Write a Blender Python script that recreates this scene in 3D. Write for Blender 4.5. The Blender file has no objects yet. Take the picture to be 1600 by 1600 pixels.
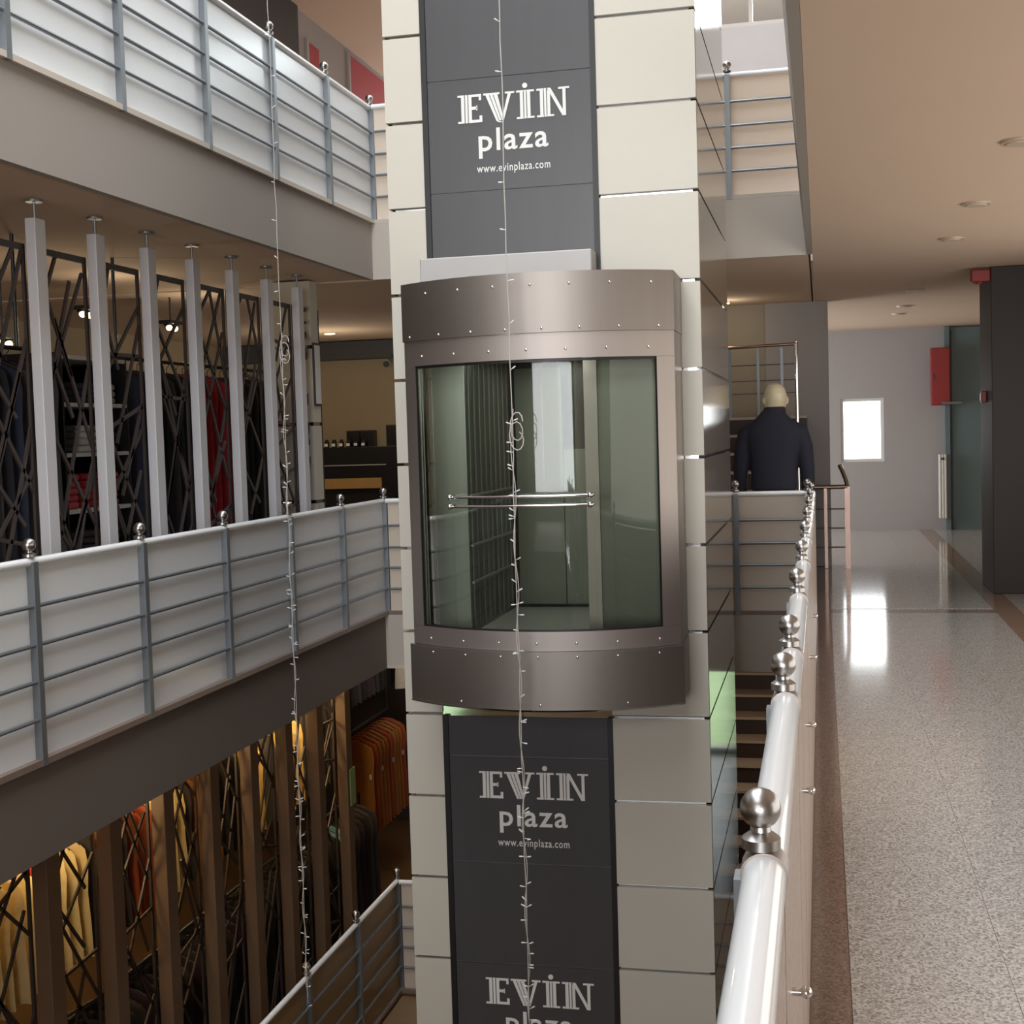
import bpy, math, random
from mathutils import Vector, Matrix
random.seed(7)
S = bpy.context.scene
COL = S.collection

# ---------------------------------------------------------------- camera
EYE = 1.5
FPX, YAW, PITCH, ROLL = 2097.5, math.radians(13.0377), math.radians(3.308), math.radians(1.736)
F = Vector((-math.sin(YAW) * math.cos(PITCH), math.cos(YAW) * math.cos(PITCH), -math.sin(PITCH)))
RT = Vector((math.cos(YAW), math.sin(YAW), 0.0))
DN = -(RT.cross(F))
cr, sr = math.cos(ROLL), math.sin(ROLL)
R2 = cr * RT + sr * DN
D2 = -sr * RT + cr * DN
cam_data = bpy.data.cameras.new('camera')
cam = bpy.data.objects.new('camera', cam_data)
COL.objects.link(cam)
cam_data.sensor_width = 36.0
cam_data.lens = FPX / 1600.0 * 36.0
cam_data.clip_start = 0.02
U2, B2 = -D2, -F
cam.matrix_world = Matrix(((R2.x, U2.x, B2.x, 0), (R2.y, U2.y, B2.y, 0), (R2.z, U2.z, B2.z, EYE), (0, 0, 0, 1)))
S.camera = cam
S.view_settings.view_transform = 'Standard'
S.view_settings.look = 'None'
S.view_settings.exposure = 0.0
S.view_settings.gamma = 1.0
S.view_settings.use_curve_mapping = False
S.cycles.max_bounces = 10
S.cycles.diffuse_bounces = 5
S.cycles.glossy_bounces = 5
S.cycles.transparent_max_bounces = 16
S.cycles.sample_clamp_indirect = 6.0
S.cycles.caustics_reflective = False
S.cycles.caustics_refractive = False

# ---------------------------------------------------------------- world and large lights
W = bpy.data.worlds.new('World')
S.world = W
W.use_nodes = True
bg = W.node_tree.nodes['Background']
bg.inputs[0].default_value = (0.93, 0.97, 1.0, 1)
bg.inputs[1].default_value = 3.0


def area(name, loc, direction, sx, sy, power, col):
    l = bpy.data.lights.new(name, 'AREA')
    l.shape = 'RECTANGLE'
    l.size, l.size_y = sx, sy
    l.energy = power
    l.color = col
    o = bpy.data.objects.new(name, l)
    COL.objects.link(o)
    o.location = loc
    o.rotation_euler = Vector(direction).to_track_quat('-Z', 'Y').to_euler()
    return o


area('skylight_daylight', (-1.82, 5.9, 7.15), (0, 0, -1), 3.2, 8.2, 265, (0.90, 0.95, 1.0))
area('rear_top_fill', (-1.8, -9.85, 4.8), (0, 1, 0), 8.0, 2.6, 650, (0.95, 0.97, 1.0))  # fill light added for the upper cladding, no window behind it
area('rear_window_daylight', (-0.9, -9.85, 1.6), (0, 1, 0), 6.4, 2.2, 500, (0.97, 0.97, 1.0))
area('right_side_fill', (2.5, 6.0, 1.3), (-1, 0, 0.1), 10.0, 1.9, 105, (1.0, 0.95, 0.89))  # added fill for the right ceiling and left railing, no shopfront there
area('far_window_daylight', (0.56, 19.42, 1.41), (0, -1, -0.15), 0.56, 0.84, 7, (0.95, 0.98, 1.0))
area('corridor_side_fill', (-2.95, 17.2, 1.5), (1, 0, -0.1), 3.6, 2.0, 120, (0.95, 0.98, 1.0))  # unseen fill added to light the end of the corridor
area('far_top_fill', (-1.2, 12.6, 6.2), (0, 0, -1), 3.4, 3.2, 70, (0.93, 0.97, 1.0))  # fill added below the closed ceiling to brighten the far upper wall
area('left_top_fill', (-4.6, 19.3, 4.8), (0, -1, 0), 1.8, 2.2, 70, (0.95, 0.98, 1.0))  # fill added to brighten the upper left ceiling, wall behind is solid


def lamp(name, loc, power, col, r=0.05):
    l = bpy.data.lights.new(name, 'POINT')
    l.energy = power
    l.color = col
    l.shadow_soft_size = r
    o = bpy.data.objects.new(name, l)
    COL.objects.link(o)
    o.location = loc
    return o


# ---------------------------------------------------------------- materials
def lin(c):
    return tuple(((x / 255) / 12.92 if x / 255 <= 0.04045 else ((x / 255 + 0.055) / 1.055) ** 2.4) for x in c) + (1.0,)


def mat(name, rgb, rough=0.5, metal=0.0, var=0.08, scale=6.0, bump=0.0, bscale=60.0, stretch=None, spec=0.5, emit=None, estr=0.0, coat=0.0):
    m = bpy.data.materials.new(name)
    m.use_nodes = True
    nt = m.node_tree
    b = nt.nodes['Principled BSDF']
    b.inputs['Roughness'].default_value = rough
    b.inputs['Metallic'].default_value = metal
    b.inputs['Specular IOR Level'].default_value = spec
    b.inputs['Coat Weight'].default_value = coat
    tc = nt.nodes.new('ShaderNodeTexCoord')
    mp = nt.nodes.new('ShaderNodeMapping')
    nt.links.new(tc.outputs['Object'], mp.inputs['Vector'])
    if stretch:
        mp.inputs['Scale'].default_value = stretch
    n = nt.nodes.new('ShaderNodeTexNoise')
    n.inputs['Scale'].default_value = scale
    n.inputs['Detail'].default_value = 4
    nt.links.new(mp.outputs['Vector'], n.inputs['Vector'])
    mx = nt.nodes.new('ShaderNodeMix')
    mx.data_type = 'RGBA'
    c = lin(rgb)
    mx.inputs[6].default_value = tuple(x * (1 - var) for x in c[:3]) + (1,)
    mx.inputs[7].default_value = tuple(min(1, x * (1 + var)) for x in c[:3]) + (1,)
    nt.links.new(n.outputs['Fac'], mx.inputs[0])
    nt.links.new(mx.outputs[2], b.inputs['Base Color'])
    if bump > 0:
        n2 = nt.nodes.new('ShaderNodeTexNoise')
        n2.inputs['Scale'].default_value = bscale
        nt.links.new(mp.outputs['Vector'], n2.inputs['Vector'])
        bp = nt.nodes.new('ShaderNodeBump')
        bp.inputs['Strength'].default_value = bump
        bp.inputs['Distance'].default_value = 0.004
        nt.links.new(n2.outputs['Fac'], bp.inputs['Height'])
        nt.links.new(bp.outputs['Normal'], b.inputs['Normal'])
    if emit:
        b.inputs['Emission Color'].default_value = lin(emit)
        b.inputs['Emission Strength'].default_value = estr
    return m


def glass(name, tint, gloss=1.0, rough=0.02, ior=1.5):
    m = bpy.data.materials.new(name)
    m.use_nodes = True
    nt = m.node_tree
    nt.nodes.clear()
    out = nt.nodes.new('ShaderNodeOutputMaterial')
    tr = nt.nodes.new('ShaderNodeBsdfTransparent')
    tr.inputs[0].default_value = lin(tint)
    gl = nt.nodes.new('ShaderNodeBsdfGlossy')
    gl.inputs['Roughness'].default_value = rough
    gl.inputs[0].default_value = (gloss, gloss, gloss, 1)
    fr = nt.nodes.new('ShaderNodeFresnel')
    fr.inputs[0].default_value = ior
    mx = nt.nodes.new('ShaderNodeMixShader')
    nt.links.new(fr.outputs[0], mx.inputs[0])
    nt.links.new(tr.outputs[0], mx.inputs[1])
    nt.links.new(gl.outputs[0], mx.inputs[2])
    nt.links.new(mx.outputs[0], out.inputs[0])
    return m


def terrazzo(name, a, b_, c_, rough):
    m = bpy.data.materials.new(name)
    m.use_nodes = True
    nt = m.node_tree
    p = nt.nodes['Principled BSDF']
    p.inputs['Roughness'].default_value = rough
    tc = nt.nodes.new('ShaderNodeTexCoord')
    v = nt.nodes.new('ShaderNodeTexVoronoi')
    v.inputs['Scale'].default_value = 150
    nt.links.new(tc.outputs['Object'], v.inputs['Vector'])
    cr_ = nt.nodes.new('ShaderNodeValToRGB')
    cr_.color_ramp.interpolation = 'CONSTANT'
    e = cr_.color_ramp.elements
    e[0].color = lin(a)
    e[1].position = 0.45
    e[1].color = lin(b_)
    e2 = e.new(0.8)
    e2.color = lin(c_)
    sp = nt.nodes.new('ShaderNodeSeparateColor')
    nt.links.new(v.outputs['Color'], sp.inputs[0])
    nt.links.new(sp.outputs[0], cr_.inputs[0])
    nt.links.new(cr_.outputs[0], p.inputs['Base Color'])
    return m


M = {
    'floor': terrazzo('polished_terrazzo', (178, 175, 172), (206, 203, 200), (148, 144, 141), 0.09),
    'floor_band': terrazzo('brown_terrazzo', (136, 116, 106), (152, 132, 122), (116, 98, 90), 0.09),
    'floor_red': terrazzo('red_terrazzo', (152, 126, 108), (164, 138, 120), (134, 110, 94), 0.09),
    'floor_tan': mat('tan_floor', (140, 112, 82), 0.3, var=0.12, scale=3),
    'fascia': mat('fascia_paint', (158, 150, 142), 0.75, var=0.03, scale=2, bump=0.05),
    'fascia_lightened': mat('lightened_fascia_paint', (196, 186, 174), 0.75, var=0.03, scale=2, bump=0.05),  # fascia paint lightened to stand in for far light; also the upper kerb colour
    'fascia_low': mat('darker_fascia', (112, 102, 94), 0.75, var=0.03, scale=2, bump=0.05),  # fascia finish in a darker tone for the lower level
    'ceiling': mat('ceiling_paint', (212, 188, 166), 0.9, var=0.02, scale=1.5),
    'wall_beige': mat('beige_wall_paint', (176, 160, 132), 0.85, var=0.03),
    'wall_stone': mat('stone_wall_paint', (164, 156, 142), 0.85, var=0.03),
    'wall_grey': mat('grey_wall_paint', (172, 168, 168), 0.85, var=0.03),
    'wall_white': mat('white_wall_paint', (215, 215, 218), 0.85, var=0.03),
    'wall_dark': mat('dark_wall_paint', (74, 74, 76), 0.6, var=0.05),
    'blue_grey': mat('blue_grey_paint', (104, 122, 128), 0.6, var=0.05),
    'brown_kerb': mat('brown_stone_kerb', (130, 112, 102), 0.35, var=0.1, scale=40),
    'beige_kerb': terrazzo('beige_kerb_stone', (182, 164, 152), (196, 180, 168), (164, 144, 132), 0.3),
    'tile': mat('cream_composite_panel', (204, 199, 186), 0.42, var=0.025, scale=3),
    'side': mat('mirror_steel_panel', (166, 156, 142), 0.12, 0.55, var=0.04, scale=2),
    'chrome': mat('chrome', (225, 225, 225), 0.08, 1.0, var=0.02),
    'steel': mat('brushed_steel', (150, 143, 137), 0.46, 1.0, var=0.08, scale=14, stretch=(1, 1, 0.06)),
    'steel_lt': mat('satin_steel', (172, 164, 159), 0.5, 1.0, var=0.06, scale=14, stretch=(1, 1, 0.06)),
    'ball': mat('satin_ball_steel', (180, 178, 176), 0.3, 1.0, var=0.03),
    'rail': mat('white_coated_rail_tube', (246, 248, 250), 0.26, 0.0, var=0.01, coat=0.6),
    'bar': mat('grey_bar_metal', (136, 142, 147), 0.4, 0.7, var=0.05),
    'infill_tan': mat('tan_infill', (186, 160, 116), 0.3, var=0.05, scale=2),
    'infill_beige': mat('frosted_beige_infill', (242, 230, 214), 0.3, var=0.03, scale=2),
    'infill': mat('frosted_white_infill', (236, 239, 241), 0.25, var=0.03, scale=2),
    'charcoal': mat('charcoal_panel', (70, 70, 72), 0.34, var=0.08, scale=20, stretch=(1, 1, 0.1)),
    'joint': mat('dim_joint_metal', (104, 104, 104), 0.5, 0.2, var=0.03),
    'black': mat('black_profile', (26, 25, 26), 0.4, var=0.05),
    'letter': mat('white_lettering', (232, 232, 228), 0.6, var=0.01),
    'aluminium': mat('pale_aluminium', (178, 176, 174), 0.5, 0.3, var=0.04),
    'glass_lift': glass('lift_glass', (230, 233, 228), ior=1.36),
    'glass_win': glass('window_glass', (240, 245, 245)),
    'cab_dark': mat('cab_ribbed_steel', (50, 51, 50), 0.3, 0.7, var=0.2, scale=30, stretch=(1, 1, 0.02)),
    'cab_panel': mat('cab_pale_panel', (112, 114, 104), 0.35, 0.4, var=0.12, scale=16, stretch=(1, 1, 0.03)),
    'cab_pale': mat('cab_side_panel', (176, 180, 172), 0.4, 0.1, var=0.15, scale=22, stretch=(1, 1, 0.03)),
    'cab_floor': mat('cab_floor_vinyl', (150, 148, 142), 0.3, var=0.05),
    'white_fin': mat('white_lacquer', (214, 214, 218), 0.4, var=0.02),
    'tan_fin': mat('tan_lacquer', (118, 94, 72), 0.5, var=0.05),
    'lattice': mat('dark_lattice_metal', (74, 66, 64), 0.5, 0.2, var=0.08),
    'screen_glass': glass('screen_glass', (205, 208, 212)),
    'rack': mat('black_rack_metal', (40, 40, 42), 0.4, 0.5),
    'wood': mat('tan_wood', (190, 150, 92), 0.5, var=0.15, scale=8, stretch=(1, 0.2, 1)),
    'white': mat('white_plastic', (225, 225, 222), 0.4, var=0.02),
    'skin': mat('cream_mannequin_gloss', (226, 214, 182), 0.22, var=0.02),
    'navy': mat('navy_jacket_cloth', (38, 40, 54), 0.85, var=0.12, scale=50, bump=0.3, bscale=300),
    'greycloth': mat('grey_trouser_cloth', (92, 86, 84), 0.9, var=0.1, scale=60),
    'red_paint': mat('red_enamel', (150, 40, 38), 0.4, var=0.04),
    'red_dark': mat('dark_red_plastic', (140, 40, 36), 0.4, var=0.04),
    'sign_red': mat('red_sign_board', (176, 62, 72), 0.5, var=0.04),
    'radiator': mat('radiator_enamel', (232, 232, 226), 0.3, var=0.02),
    'pillar': mat('dark_brown_pillar', (44, 38, 35), 0.6, var=0.06),
    'stair': mat('dark_stair_riser', (60, 50, 50), 0.5, var=0.1),
    'nosing': mat('pale_stair_nosing', (190, 176, 164), 0.4, var=0.1),
    'copper': mat('bronze_rail', (150, 128, 116), 0.3, 0.9, var=0.06),
    'wire': mat('pale_cable', (196, 192, 184), 0.5, var=0.05),
    'led': mat('clear_led_bulb', (240, 240, 236), 0.25, var=0.02),
    'lamp_on': mat('lit_lamp', (255, 235, 190), 0.5, emit=(255, 226, 160), estr=9.0),
    'lamp_off': mat('lamp_lens', (206, 188, 168), 0.35, var=0.03),
    'ring': mat('lamp_ring', (196, 178, 160), 0.4, 0.1, var=0.03),
    'lime': mat('pale_green_card', (160, 190, 130), 0.6, var=0.03),
    'grass': mat('lawn_green', (176, 196, 146), 0.9, var=0.3, scale=3),
    'asphalt': mat('pale_paving', (190, 190, 180), 0.9, var=0.1),
}


for k_ in ('infill', 'infill_beige', 'infill_tan'):
    nt_ = M[k_].node_tree
    pb_ = nt_.nodes['Principled BSDF']
    tl_ = nt_.nodes.new('ShaderNodeBsdfTranslucent')
    mx_ = nt_.nodes.new('ShaderNodeMixShader')
    mx_.inputs[0].default_value = 0.08 if k_ == 'infill' else 0.3
    nt_.links.new(pb_.inputs['Base Color'].links[0].from_socket, tl_.inputs[0])
    nt_.links.new(pb_.outputs[0], mx_.inputs[1])
    nt_.links.new(tl_.outputs[0], mx_.inputs[2])
    nt_.links.new(mx_.outputs[0], nt_.nodes['Material Output'].inputs[0])


def cloth(name, rgb):
    M[name] = mat(name + '_cloth', rgb, 0.9, var=0.2, scale=14, bump=0.25, bscale=90)


for nm, c in dict(c_black=(36, 36, 42), c_navy=(44, 48, 66), c_char=(62, 60, 62), c_red=(160, 40, 48), c_pink=(206, 92, 104),
                  c_white=(200, 200, 196), c_yellow=(206, 176, 106), c_cream=(210, 190, 140), c_brown=(150, 96, 46), c_rust=(150, 72, 40),
                  c_blue=(110, 160, 180), c_purple=(56, 40, 62)).items():
    cloth(nm, c)

# ---------------------------------------------------------------- mesh helpers
WL = {}


class MB:
    def __init__(self):
        self.v, self.f = [], []

    def add(self, vs, fs):
        o = len(self.v)
        self.v += [tuple(p) for p in vs]
        self.f += [tuple(i + o for i in q) for q in fs]
        return self

    def box(self, x0, x1, y0, y1, z0, z1):
        return self.add([(x0, y0, z0), (x1, y0, z0), (x1, y1, z0), (x0, y1, z0), (x0, y0, z1), (x1, y0, z1), (x1, y1, z1), (x0, y1, z1)],
                        [(3, 2, 1, 0), (4, 5, 6, 7), (0, 1, 5, 4), (1, 2, 6, 5), (2, 3, 7, 6), (3, 0, 4, 7)])

    def bar(self, a, b, w, t, nrm):
        a, b, n = Vector(a), Vector(b), Vector(nrm).normalized()
        d = (b - a).normalized()
        s = d.cross(n) * (w / 2)
        n = n * (t / 2)
        vs = [a - s - n, a + s - n, a + s + n, a - s + n, b - s - n, b + s - n, b + s + n, b - s + n]
        return self.add(vs, [(0, 1, 2, 3), (7, 6, 5, 4), (0, 4, 5, 1), (1, 5, 6, 2), (2, 6, 7, 3), (3, 7, 4, 0)])

    def tube(self, pts, r, n=10, cap=True):
        pts = [Vector(p) for p in pts]
        rs = r if isinstance(r, (list, tuple)) else [r] * len(pts)
        vs, fs = [], []
        ref = None
        for i, p in enumerate(pts):
            d = (pts[min(i + 1, len(pts) - 1)] - pts[max(i - 1, 0)]).normalized()
            if ref is None:
                ref = Vector((0, 0, 1)) if abs(d.z) < 0.9 else Vector((1, 0, 0))
            u = d.cross(ref).normalized()
            w = u.cross(d).normalized()
            ref = w
            for k in range(n):
                a = 2 * math.pi * k / n
                vs.append(p + (u * math.cos(a) + w * math.sin(a)) * rs[i])
        for i in range(len(pts) - 1):
            for k in range(n):
                k2 = (k + 1) % n
                fs.append((i * n + k, i * n + k2, (i + 1) * n + k2, (i + 1) * n + k))
        if cap:
            fs.append(tuple(range(n - 1, -1, -1)))
            fs.append(tuple((len(pts) - 1) * n + k for k in range(n)))
        return self.add(vs, fs)

    def lathe(self, c, prof, n=16):
        c = Vector(c)
        vs, fs = [], []
        for r, z in prof:
            for k in range(n):
                a = 2 * math.pi * k / n
                vs.append((c.x + r * math.cos(a), c.y + r * math.sin(a), c.z + z))
        for i in range(len(prof) - 1):
            for k in range(n):
                k2 = (k + 1) % n
                fs.append((i * n + k, i * n + k2, (i + 1) * n + k2, (i + 1) * n + k))
        fs.append(tuple(range(n - 1, -1, -1)))
        fs.append(tuple((len(prof) - 1) * n + k for k in range(n)))
        return self.add(vs, fs)

    def ball(self, c, r, n=20, m=12):
        prof = [(max(1e-4, r * math.sin(math.pi * i / m)), -r * math.cos(math.pi * i / m)) for i in range(m + 1)]
        return self.lathe(c, prof, n)

    def loft(self, rings, cap=True):
        n = len(rings[0])
        vs = [p for r in rings for p in r]
        fs = []
        for i in range(len(rings) - 1):
            for k in range(n):
                k2 = (k + 1) % n
                fs.append((i * n + k, i * n + k2, (i + 1) * n + k2, (i + 1) * n + k))
        if cap:
            fs.append(tuple(range(n - 1, -1, -1)))
            fs.append(tuple((len(rings) - 1) * n + k for k in range(n)))
        return self.add(vs, fs)

    def prism(self, poly, fn, t):
        """poly: 2-D outline; fn(u, v, d) -> 3-D point; depth t"""
        n = len(poly)
        vs = [fn(u, v, 0) for u, v in poly] + [fn(u, v, t) for u, v in poly]
        fs = [tuple(range(n - 1, -1, -1)), tuple(range(n, 2 * n))]
        fs += [(k, (k + 1) % n, n + (k + 1) % n, n + k) for k in range(n)]
        return self.add(vs, fs)

    def arcsheet(self, xs, z0, z1, fy, t):
        """sheet of thickness t that follows y = fy(x) along xs, from z0 to z1 (each may be a function of x)"""
        Z0 = z0 if callable(z0) else (lambda x: z0)
        Z1 = z1 if callable(z1) else (lambda x: z1)
        rings = []
        for x in xs:
            y = fy(x)
            rings.append([(x, y, Z0(x)), (x, y + t, Z0(x)), (x, y + t, Z1(x)), (x, y, Z1(x))])
        return self.loft(rings)

    def mesh(self, name, m, smooth=False, off=(0, 0, 0)):
        me = bpy.data.meshes.new(name)
        ox, oy, oz = off
        me.from_pydata([(x - ox, y - oy, z - oz) for x, y, z in self.v], [], self.f)
        me.validate()
        me.update()
        import bmesh
        bm = bmesh.new()
        bm.from_mesh(me)
        bmesh.ops.recalc_face_normals(bm, faces=bm.faces)
        bm.to_mesh(me)
        bm.free()
        if m is not None:
            me.materials.append(m)
        if smooth:
            me.polygons.foreach_set('use_smooth', [True] * len(me.polygons))
            try:
                me.set_sharp_from_angle(angle=math.radians(40))
            except Exception:
                pass
        return me

    def build(self, name, m, parent=None, smooth=False, bevel=0.0, loc=None):
        """world-space vertices -> one object; the parent's world place is taken off"""
        off = Vector(WL[parent.name]) if parent is not None else Vector((0, 0, 0))
        if loc is None:
            loc = self.base() if parent is None else None
        if parent is None:
            me = self.mesh(name, m, smooth, loc)
            o = bpy.data.objects.new(name, me)
            COL.objects.link(o)
            o.location = loc
            WL[o.name] = Vector(loc)
        else:
            c = self.centre()
            me = self.mesh(name, m, smooth, c)
            o = bpy.data.objects.new(name, me)
            COL.objects.link(o)
            o.parent = parent
            o.location = Vector(c) - off
            WL[o.name] = Vector(c)
        if bevel:
            bv = o.modifiers.new('bevel', 'BEVEL')
            bv.width = bevel
            bv.segments = 2
        return o

    def lo(self, i):
        return min(p[i] for p in self.v)

    def hi(self, i):
        return max(p[i] for p in self.v)

    def centre(self):
        return tuple((self.lo(i) + self.hi(i)) / 2 for i in range(3))

    def base(self):
        c = self.centre()
        return (c[0], c[1], self.lo(2))


def inst(me, name, parent, at, rz=0.0, rot=None):
    """a piece that shares mesh data; at is its place in the world"""
    o = bpy.data.objects.new(name, me)
    COL.objects.link(o)
    p = Vector(at)
    if parent is not None:
        o.parent = parent
        o.location = p - Vector(WL[parent.name])
    else:
        o.location = p
    o.rotation_euler = rot if rot else (0, 0, rz)
    WL[o.name] = p
    return o


def tag(o, label, cat, group=None, kind=None):
    o['label'] = label
    o['category'] = cat
    if group:
        o['group'] = group
    if kind:
        o['kind'] = kind
    return o


def thing(name, label, cat, loc, group=None):
    o = bpy.data.objects.new(name, None)
    COL.objects.link(o)
    o.empty_display_size = 0.1
    o.location = loc
    WL[o.name] = Vector(loc)
    return tag(o, label, cat, group)


def struct(name, mb, m, label=None, bevel=0.0, parent=None):
    o = mb.build(name, m, parent, bevel=bevel)
    if parent is None:
        o['kind'] = 'structure'
        if label:
            o['label'] = label
            o['category'] = name.split('_')[0].split('.')[0]
    return o


def copy_tree(root, loc, label=None, group=None, rz=None):
    r = root.copy()
    COL.objects.link(r)
    r.location = loc
    if rz is not None:
        r.rotation_euler = (0, 0, rz)
    if label:
        r['label'] = label
    if group:
        r['group'] = group
    WL[r.name] = Vector(loc)
    for ch in list(root.children):
        c = ch.copy()
        COL.objects.link(c)
        c.parent = r
        for g in ch.children:
            d = g.copy()
            COL.objects.link(d)
            d.parent = c
    return r


# ---------------------------------------------------------------- levels and plan
H = 3.227                      # floor to floor
XL, XR = -3.566, -0.073        # the two long edges of the atrium
YF = 10.6                      # its far edge
YB = -4.0                      # its rear edge
YW = -10.0                     # rear wall of the building
CEIL = 2.803

# ---------------------------------------------------------------- setting: floors, slabs, ceilings, walls
fl = struct('floor', MB().box(-0.06, 2.6, YW, 20.0, -0.06, -0.004), M['floor_band'], 'polished speckled stone floor of the right hand gallery')
for bx in ((-0.055, 0.052, -2.6, 11.0),):
    MB().box(bx[0], bx[1], bx[2], bx[3], -0.004, 0.0).build('border_strip', M['floor_band'], fl)
MB().box(1.31, 1.50, YW, 20.0, -0.004, 0.0).build('border_strip', M['floor_red'], fl)
MB().box(0.054, 1.308, 10.95, 11.15, -0.004, 0.0).build('border_strip', M['floor_band'], fl)
MB().box(-0.055, 1.308, YW, -2.6015, -0.004, 0.0).build('border_strip', M['floor'], fl)
tx = [0.054, 0.472, 0.890, 1.308]
tm = {}
for i in range(3):
    for k in range(40):
        y0 = -2.6 + k * 0.6
        y1 = y0 + 0.6
        if y0 > 19.9:
            continue
        if y0 < 11.15 and y1 > 10.95:
            if y0 < 10.95:
                y1 = 10.95
            else:
                y0 = 11.15
        key = (i, round(y1 - y0, 3))
        if key not in tm:
            w, d = tx[i + 1] - tx[i] - 0.0015, (y1 - y0) - 0.0015
            tm[key] = MB().box(-w / 2, w / 2, -d / 2, d / 2, -0.004, 0.0).mesh('tile', M['floor'])
        inst(tm[key], 'tile', fl, ((tx[i] + tx[i + 1]) / 2, (y0 + y1) / 2, 0.0))
MB().box(1.502, 2.6, YW, 20.0, -0.004, 0.0).build('border_strip', M['floor'], fl)
f2 = struct('floor', MB().box(-3.0, -0.0605, YF + 0.06, 20.0, -0.06, 0.0), M['floor'], 'speckled stone floor of the far gallery behind the lift')
struct('floor', MB().box(-10, -3.0005, YF + 0.06, 20.0, -0.06, 0.0), M['floor'], 'speckled stone floor before the dark counter')
struct('floor', MB().box(-10, XL - 0.0505, YW, YF + 0.0595, -0.06, 0.0), M['floor_tan'], 'floor of the left gallery behind the white posts')
struct('floor', MB().box(-10, 2.6, YW, 20.0, -H - 0.2, -H), M['floor_tan'], 'tan floor of the lowest level')

# slabs with their fascias: middle level (under the camera's floor) and upper level
for lev, z0, z1 in ((1, -0.419, 0.03), (2, 2.803, 3.257), (3, 6.25, 6.75)):
    nm = {1: 'lower', 2: 'upper', 3: 'roof'}[lev]
    ftop = {1: -0.0605, 2: 3.227, 3: 6.75}[lev]
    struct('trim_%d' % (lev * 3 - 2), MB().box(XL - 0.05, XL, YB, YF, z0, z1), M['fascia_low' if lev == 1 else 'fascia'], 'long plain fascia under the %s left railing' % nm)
    struct('trim_%d' % (lev * 3 - 1), MB().box(XL, XR - 0.0, YF, YF + 0.06, z0, z1), M['fascia_lightened'], 'plain fascia under the %s far railing' % nm)
    # right edge slab with its rounded far end
    if lev == 1:
        rb = MB().box(XR - 0.04, XR + 0.012, YB, YF, z0, z1 - 0.03)
    else:
        prof = []
        for k in range(41):
            y = YB + (YF - YB) * k / 40
            dx = 0.0
            prof.append((y, dx))
        rb = MB()
        rings = []
        for y, dx in prof:
            rings.append([(XR - 0.055 + dx, y, z1), (XR + 0.03 + dx, y, z1), (XR + 0.03 + dx, y, z0), (XR - 0.012 + dx, y, z0)])
        rb.loft(rings)
    struct('trim_%d' % (lev * 3), rb, M['fascia'], 'narrow fascia along the %s right gallery edge' % nm)
    # ceilings of the level below
    zc1 = ftop - 0.001
    if lev < 3:
        struct('ceiling', MB().box(-10, XL - 0.051, YW, YF + 0.06, z0 + 0.012, zc1 if lev == 2 else -0.061), M['ceiling'], 'ceiling over the %s left gallery' % {1: 'lowest', 2: 'middle'}[lev])
        struct('ceiling', MB().box(-10, XR + 0.0, YF + 0.061, 20.0, z0, zc1 if lev == 2 else -0.061), M['ceiling'], 'ceiling over the %s far gallery' % {1: 'lowest', 2: 'middle'}[lev])
        struct('ceiling', MB().box(XR + 0.031, 2.6, YW, 20.0, z0, zc1 if lev == 2 else -0.061), M['ceiling'], 'ceiling over the %s right gallery' % {1: 'lowest', 2: 'middle'}[lev])
    else:
        struct('ceiling', MB().box(-10, XL - 0.051, YW, YF + 0.06, z0, z1), M['ceiling'], 'ceiling over the topmost left gallery')
        struct('ceiling', MB().box(-10, XR + 0.0, YF + 0.061, 20.0, z0, z1), M['ceiling'], 'ceiling over the topmost far gallery')
        struct('ceiling', MB().box(XR + 0.031, 2.6, YW, 20.0, z0, z1), M['ceiling'], 'ceiling over the topmost right gallery')

# unseen slabs behind the viewer, added to cut daylight reaching the lower levels
for nm, z0, z1 in (('middle', -0.419, 0.0), ('topmost', 2.803, 3.227), ('roof', 6.25, 6.75)):
    struct('floor', MB().box(XL - 0.0495, XR - 0.056, YW, YB - 0.001, z0, z1), M['fascia'], 'added %s slab behind the viewer limiting rear daylight' % nm)
# outer walls
WT = 6.76
struct('wall_left', MB().box(-10.2, -10, YW - 0.2, 20.0, -H - 0.2, WT), M['wall_beige'], 'beige outer wall behind the left shops')
struct('wall_right', MB().box(2.6, 2.8, YW - 0.2, 20.0, -H - 0.2, WT), M['wall_beige'], 'beige outer wall on the right')
struct('skylight_kerb', MB().box(XL - 0.3, XL - 0.05, YB, YF + 0.3, 6.76, 7.3).box(XR + 0.03, XR + 0.3, YB, YF + 0.3, 6.76, 7.3).box(XL - 0.05, XR + 0.03, YF + 0.06, YF + 0.3, 6.76, 7.3).box(XL - 0.05, XR + 0.03, YB - 0.2, YB, 6.76, 7.3), M['wall_white'], 'white upstand around the roof skylight')
# rear wall with one wide window on the middle level
rw = MB()
rw.box(-10, 2.6, YW - 0.2, YW, -H - 0.2, 0.5).box(-10, 2.6, YW - 0.2, YW, 2.7, WT).box(-10, 0.0, YW - 0.2, YW, 0.5, 2.7).box(2.4, 2.6, YW - 0.2, YW, 0.5, 2.7)
struct('wall_rear', rw, M['wall_grey'], 'grey wall behind the viewer with a wide window')
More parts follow.
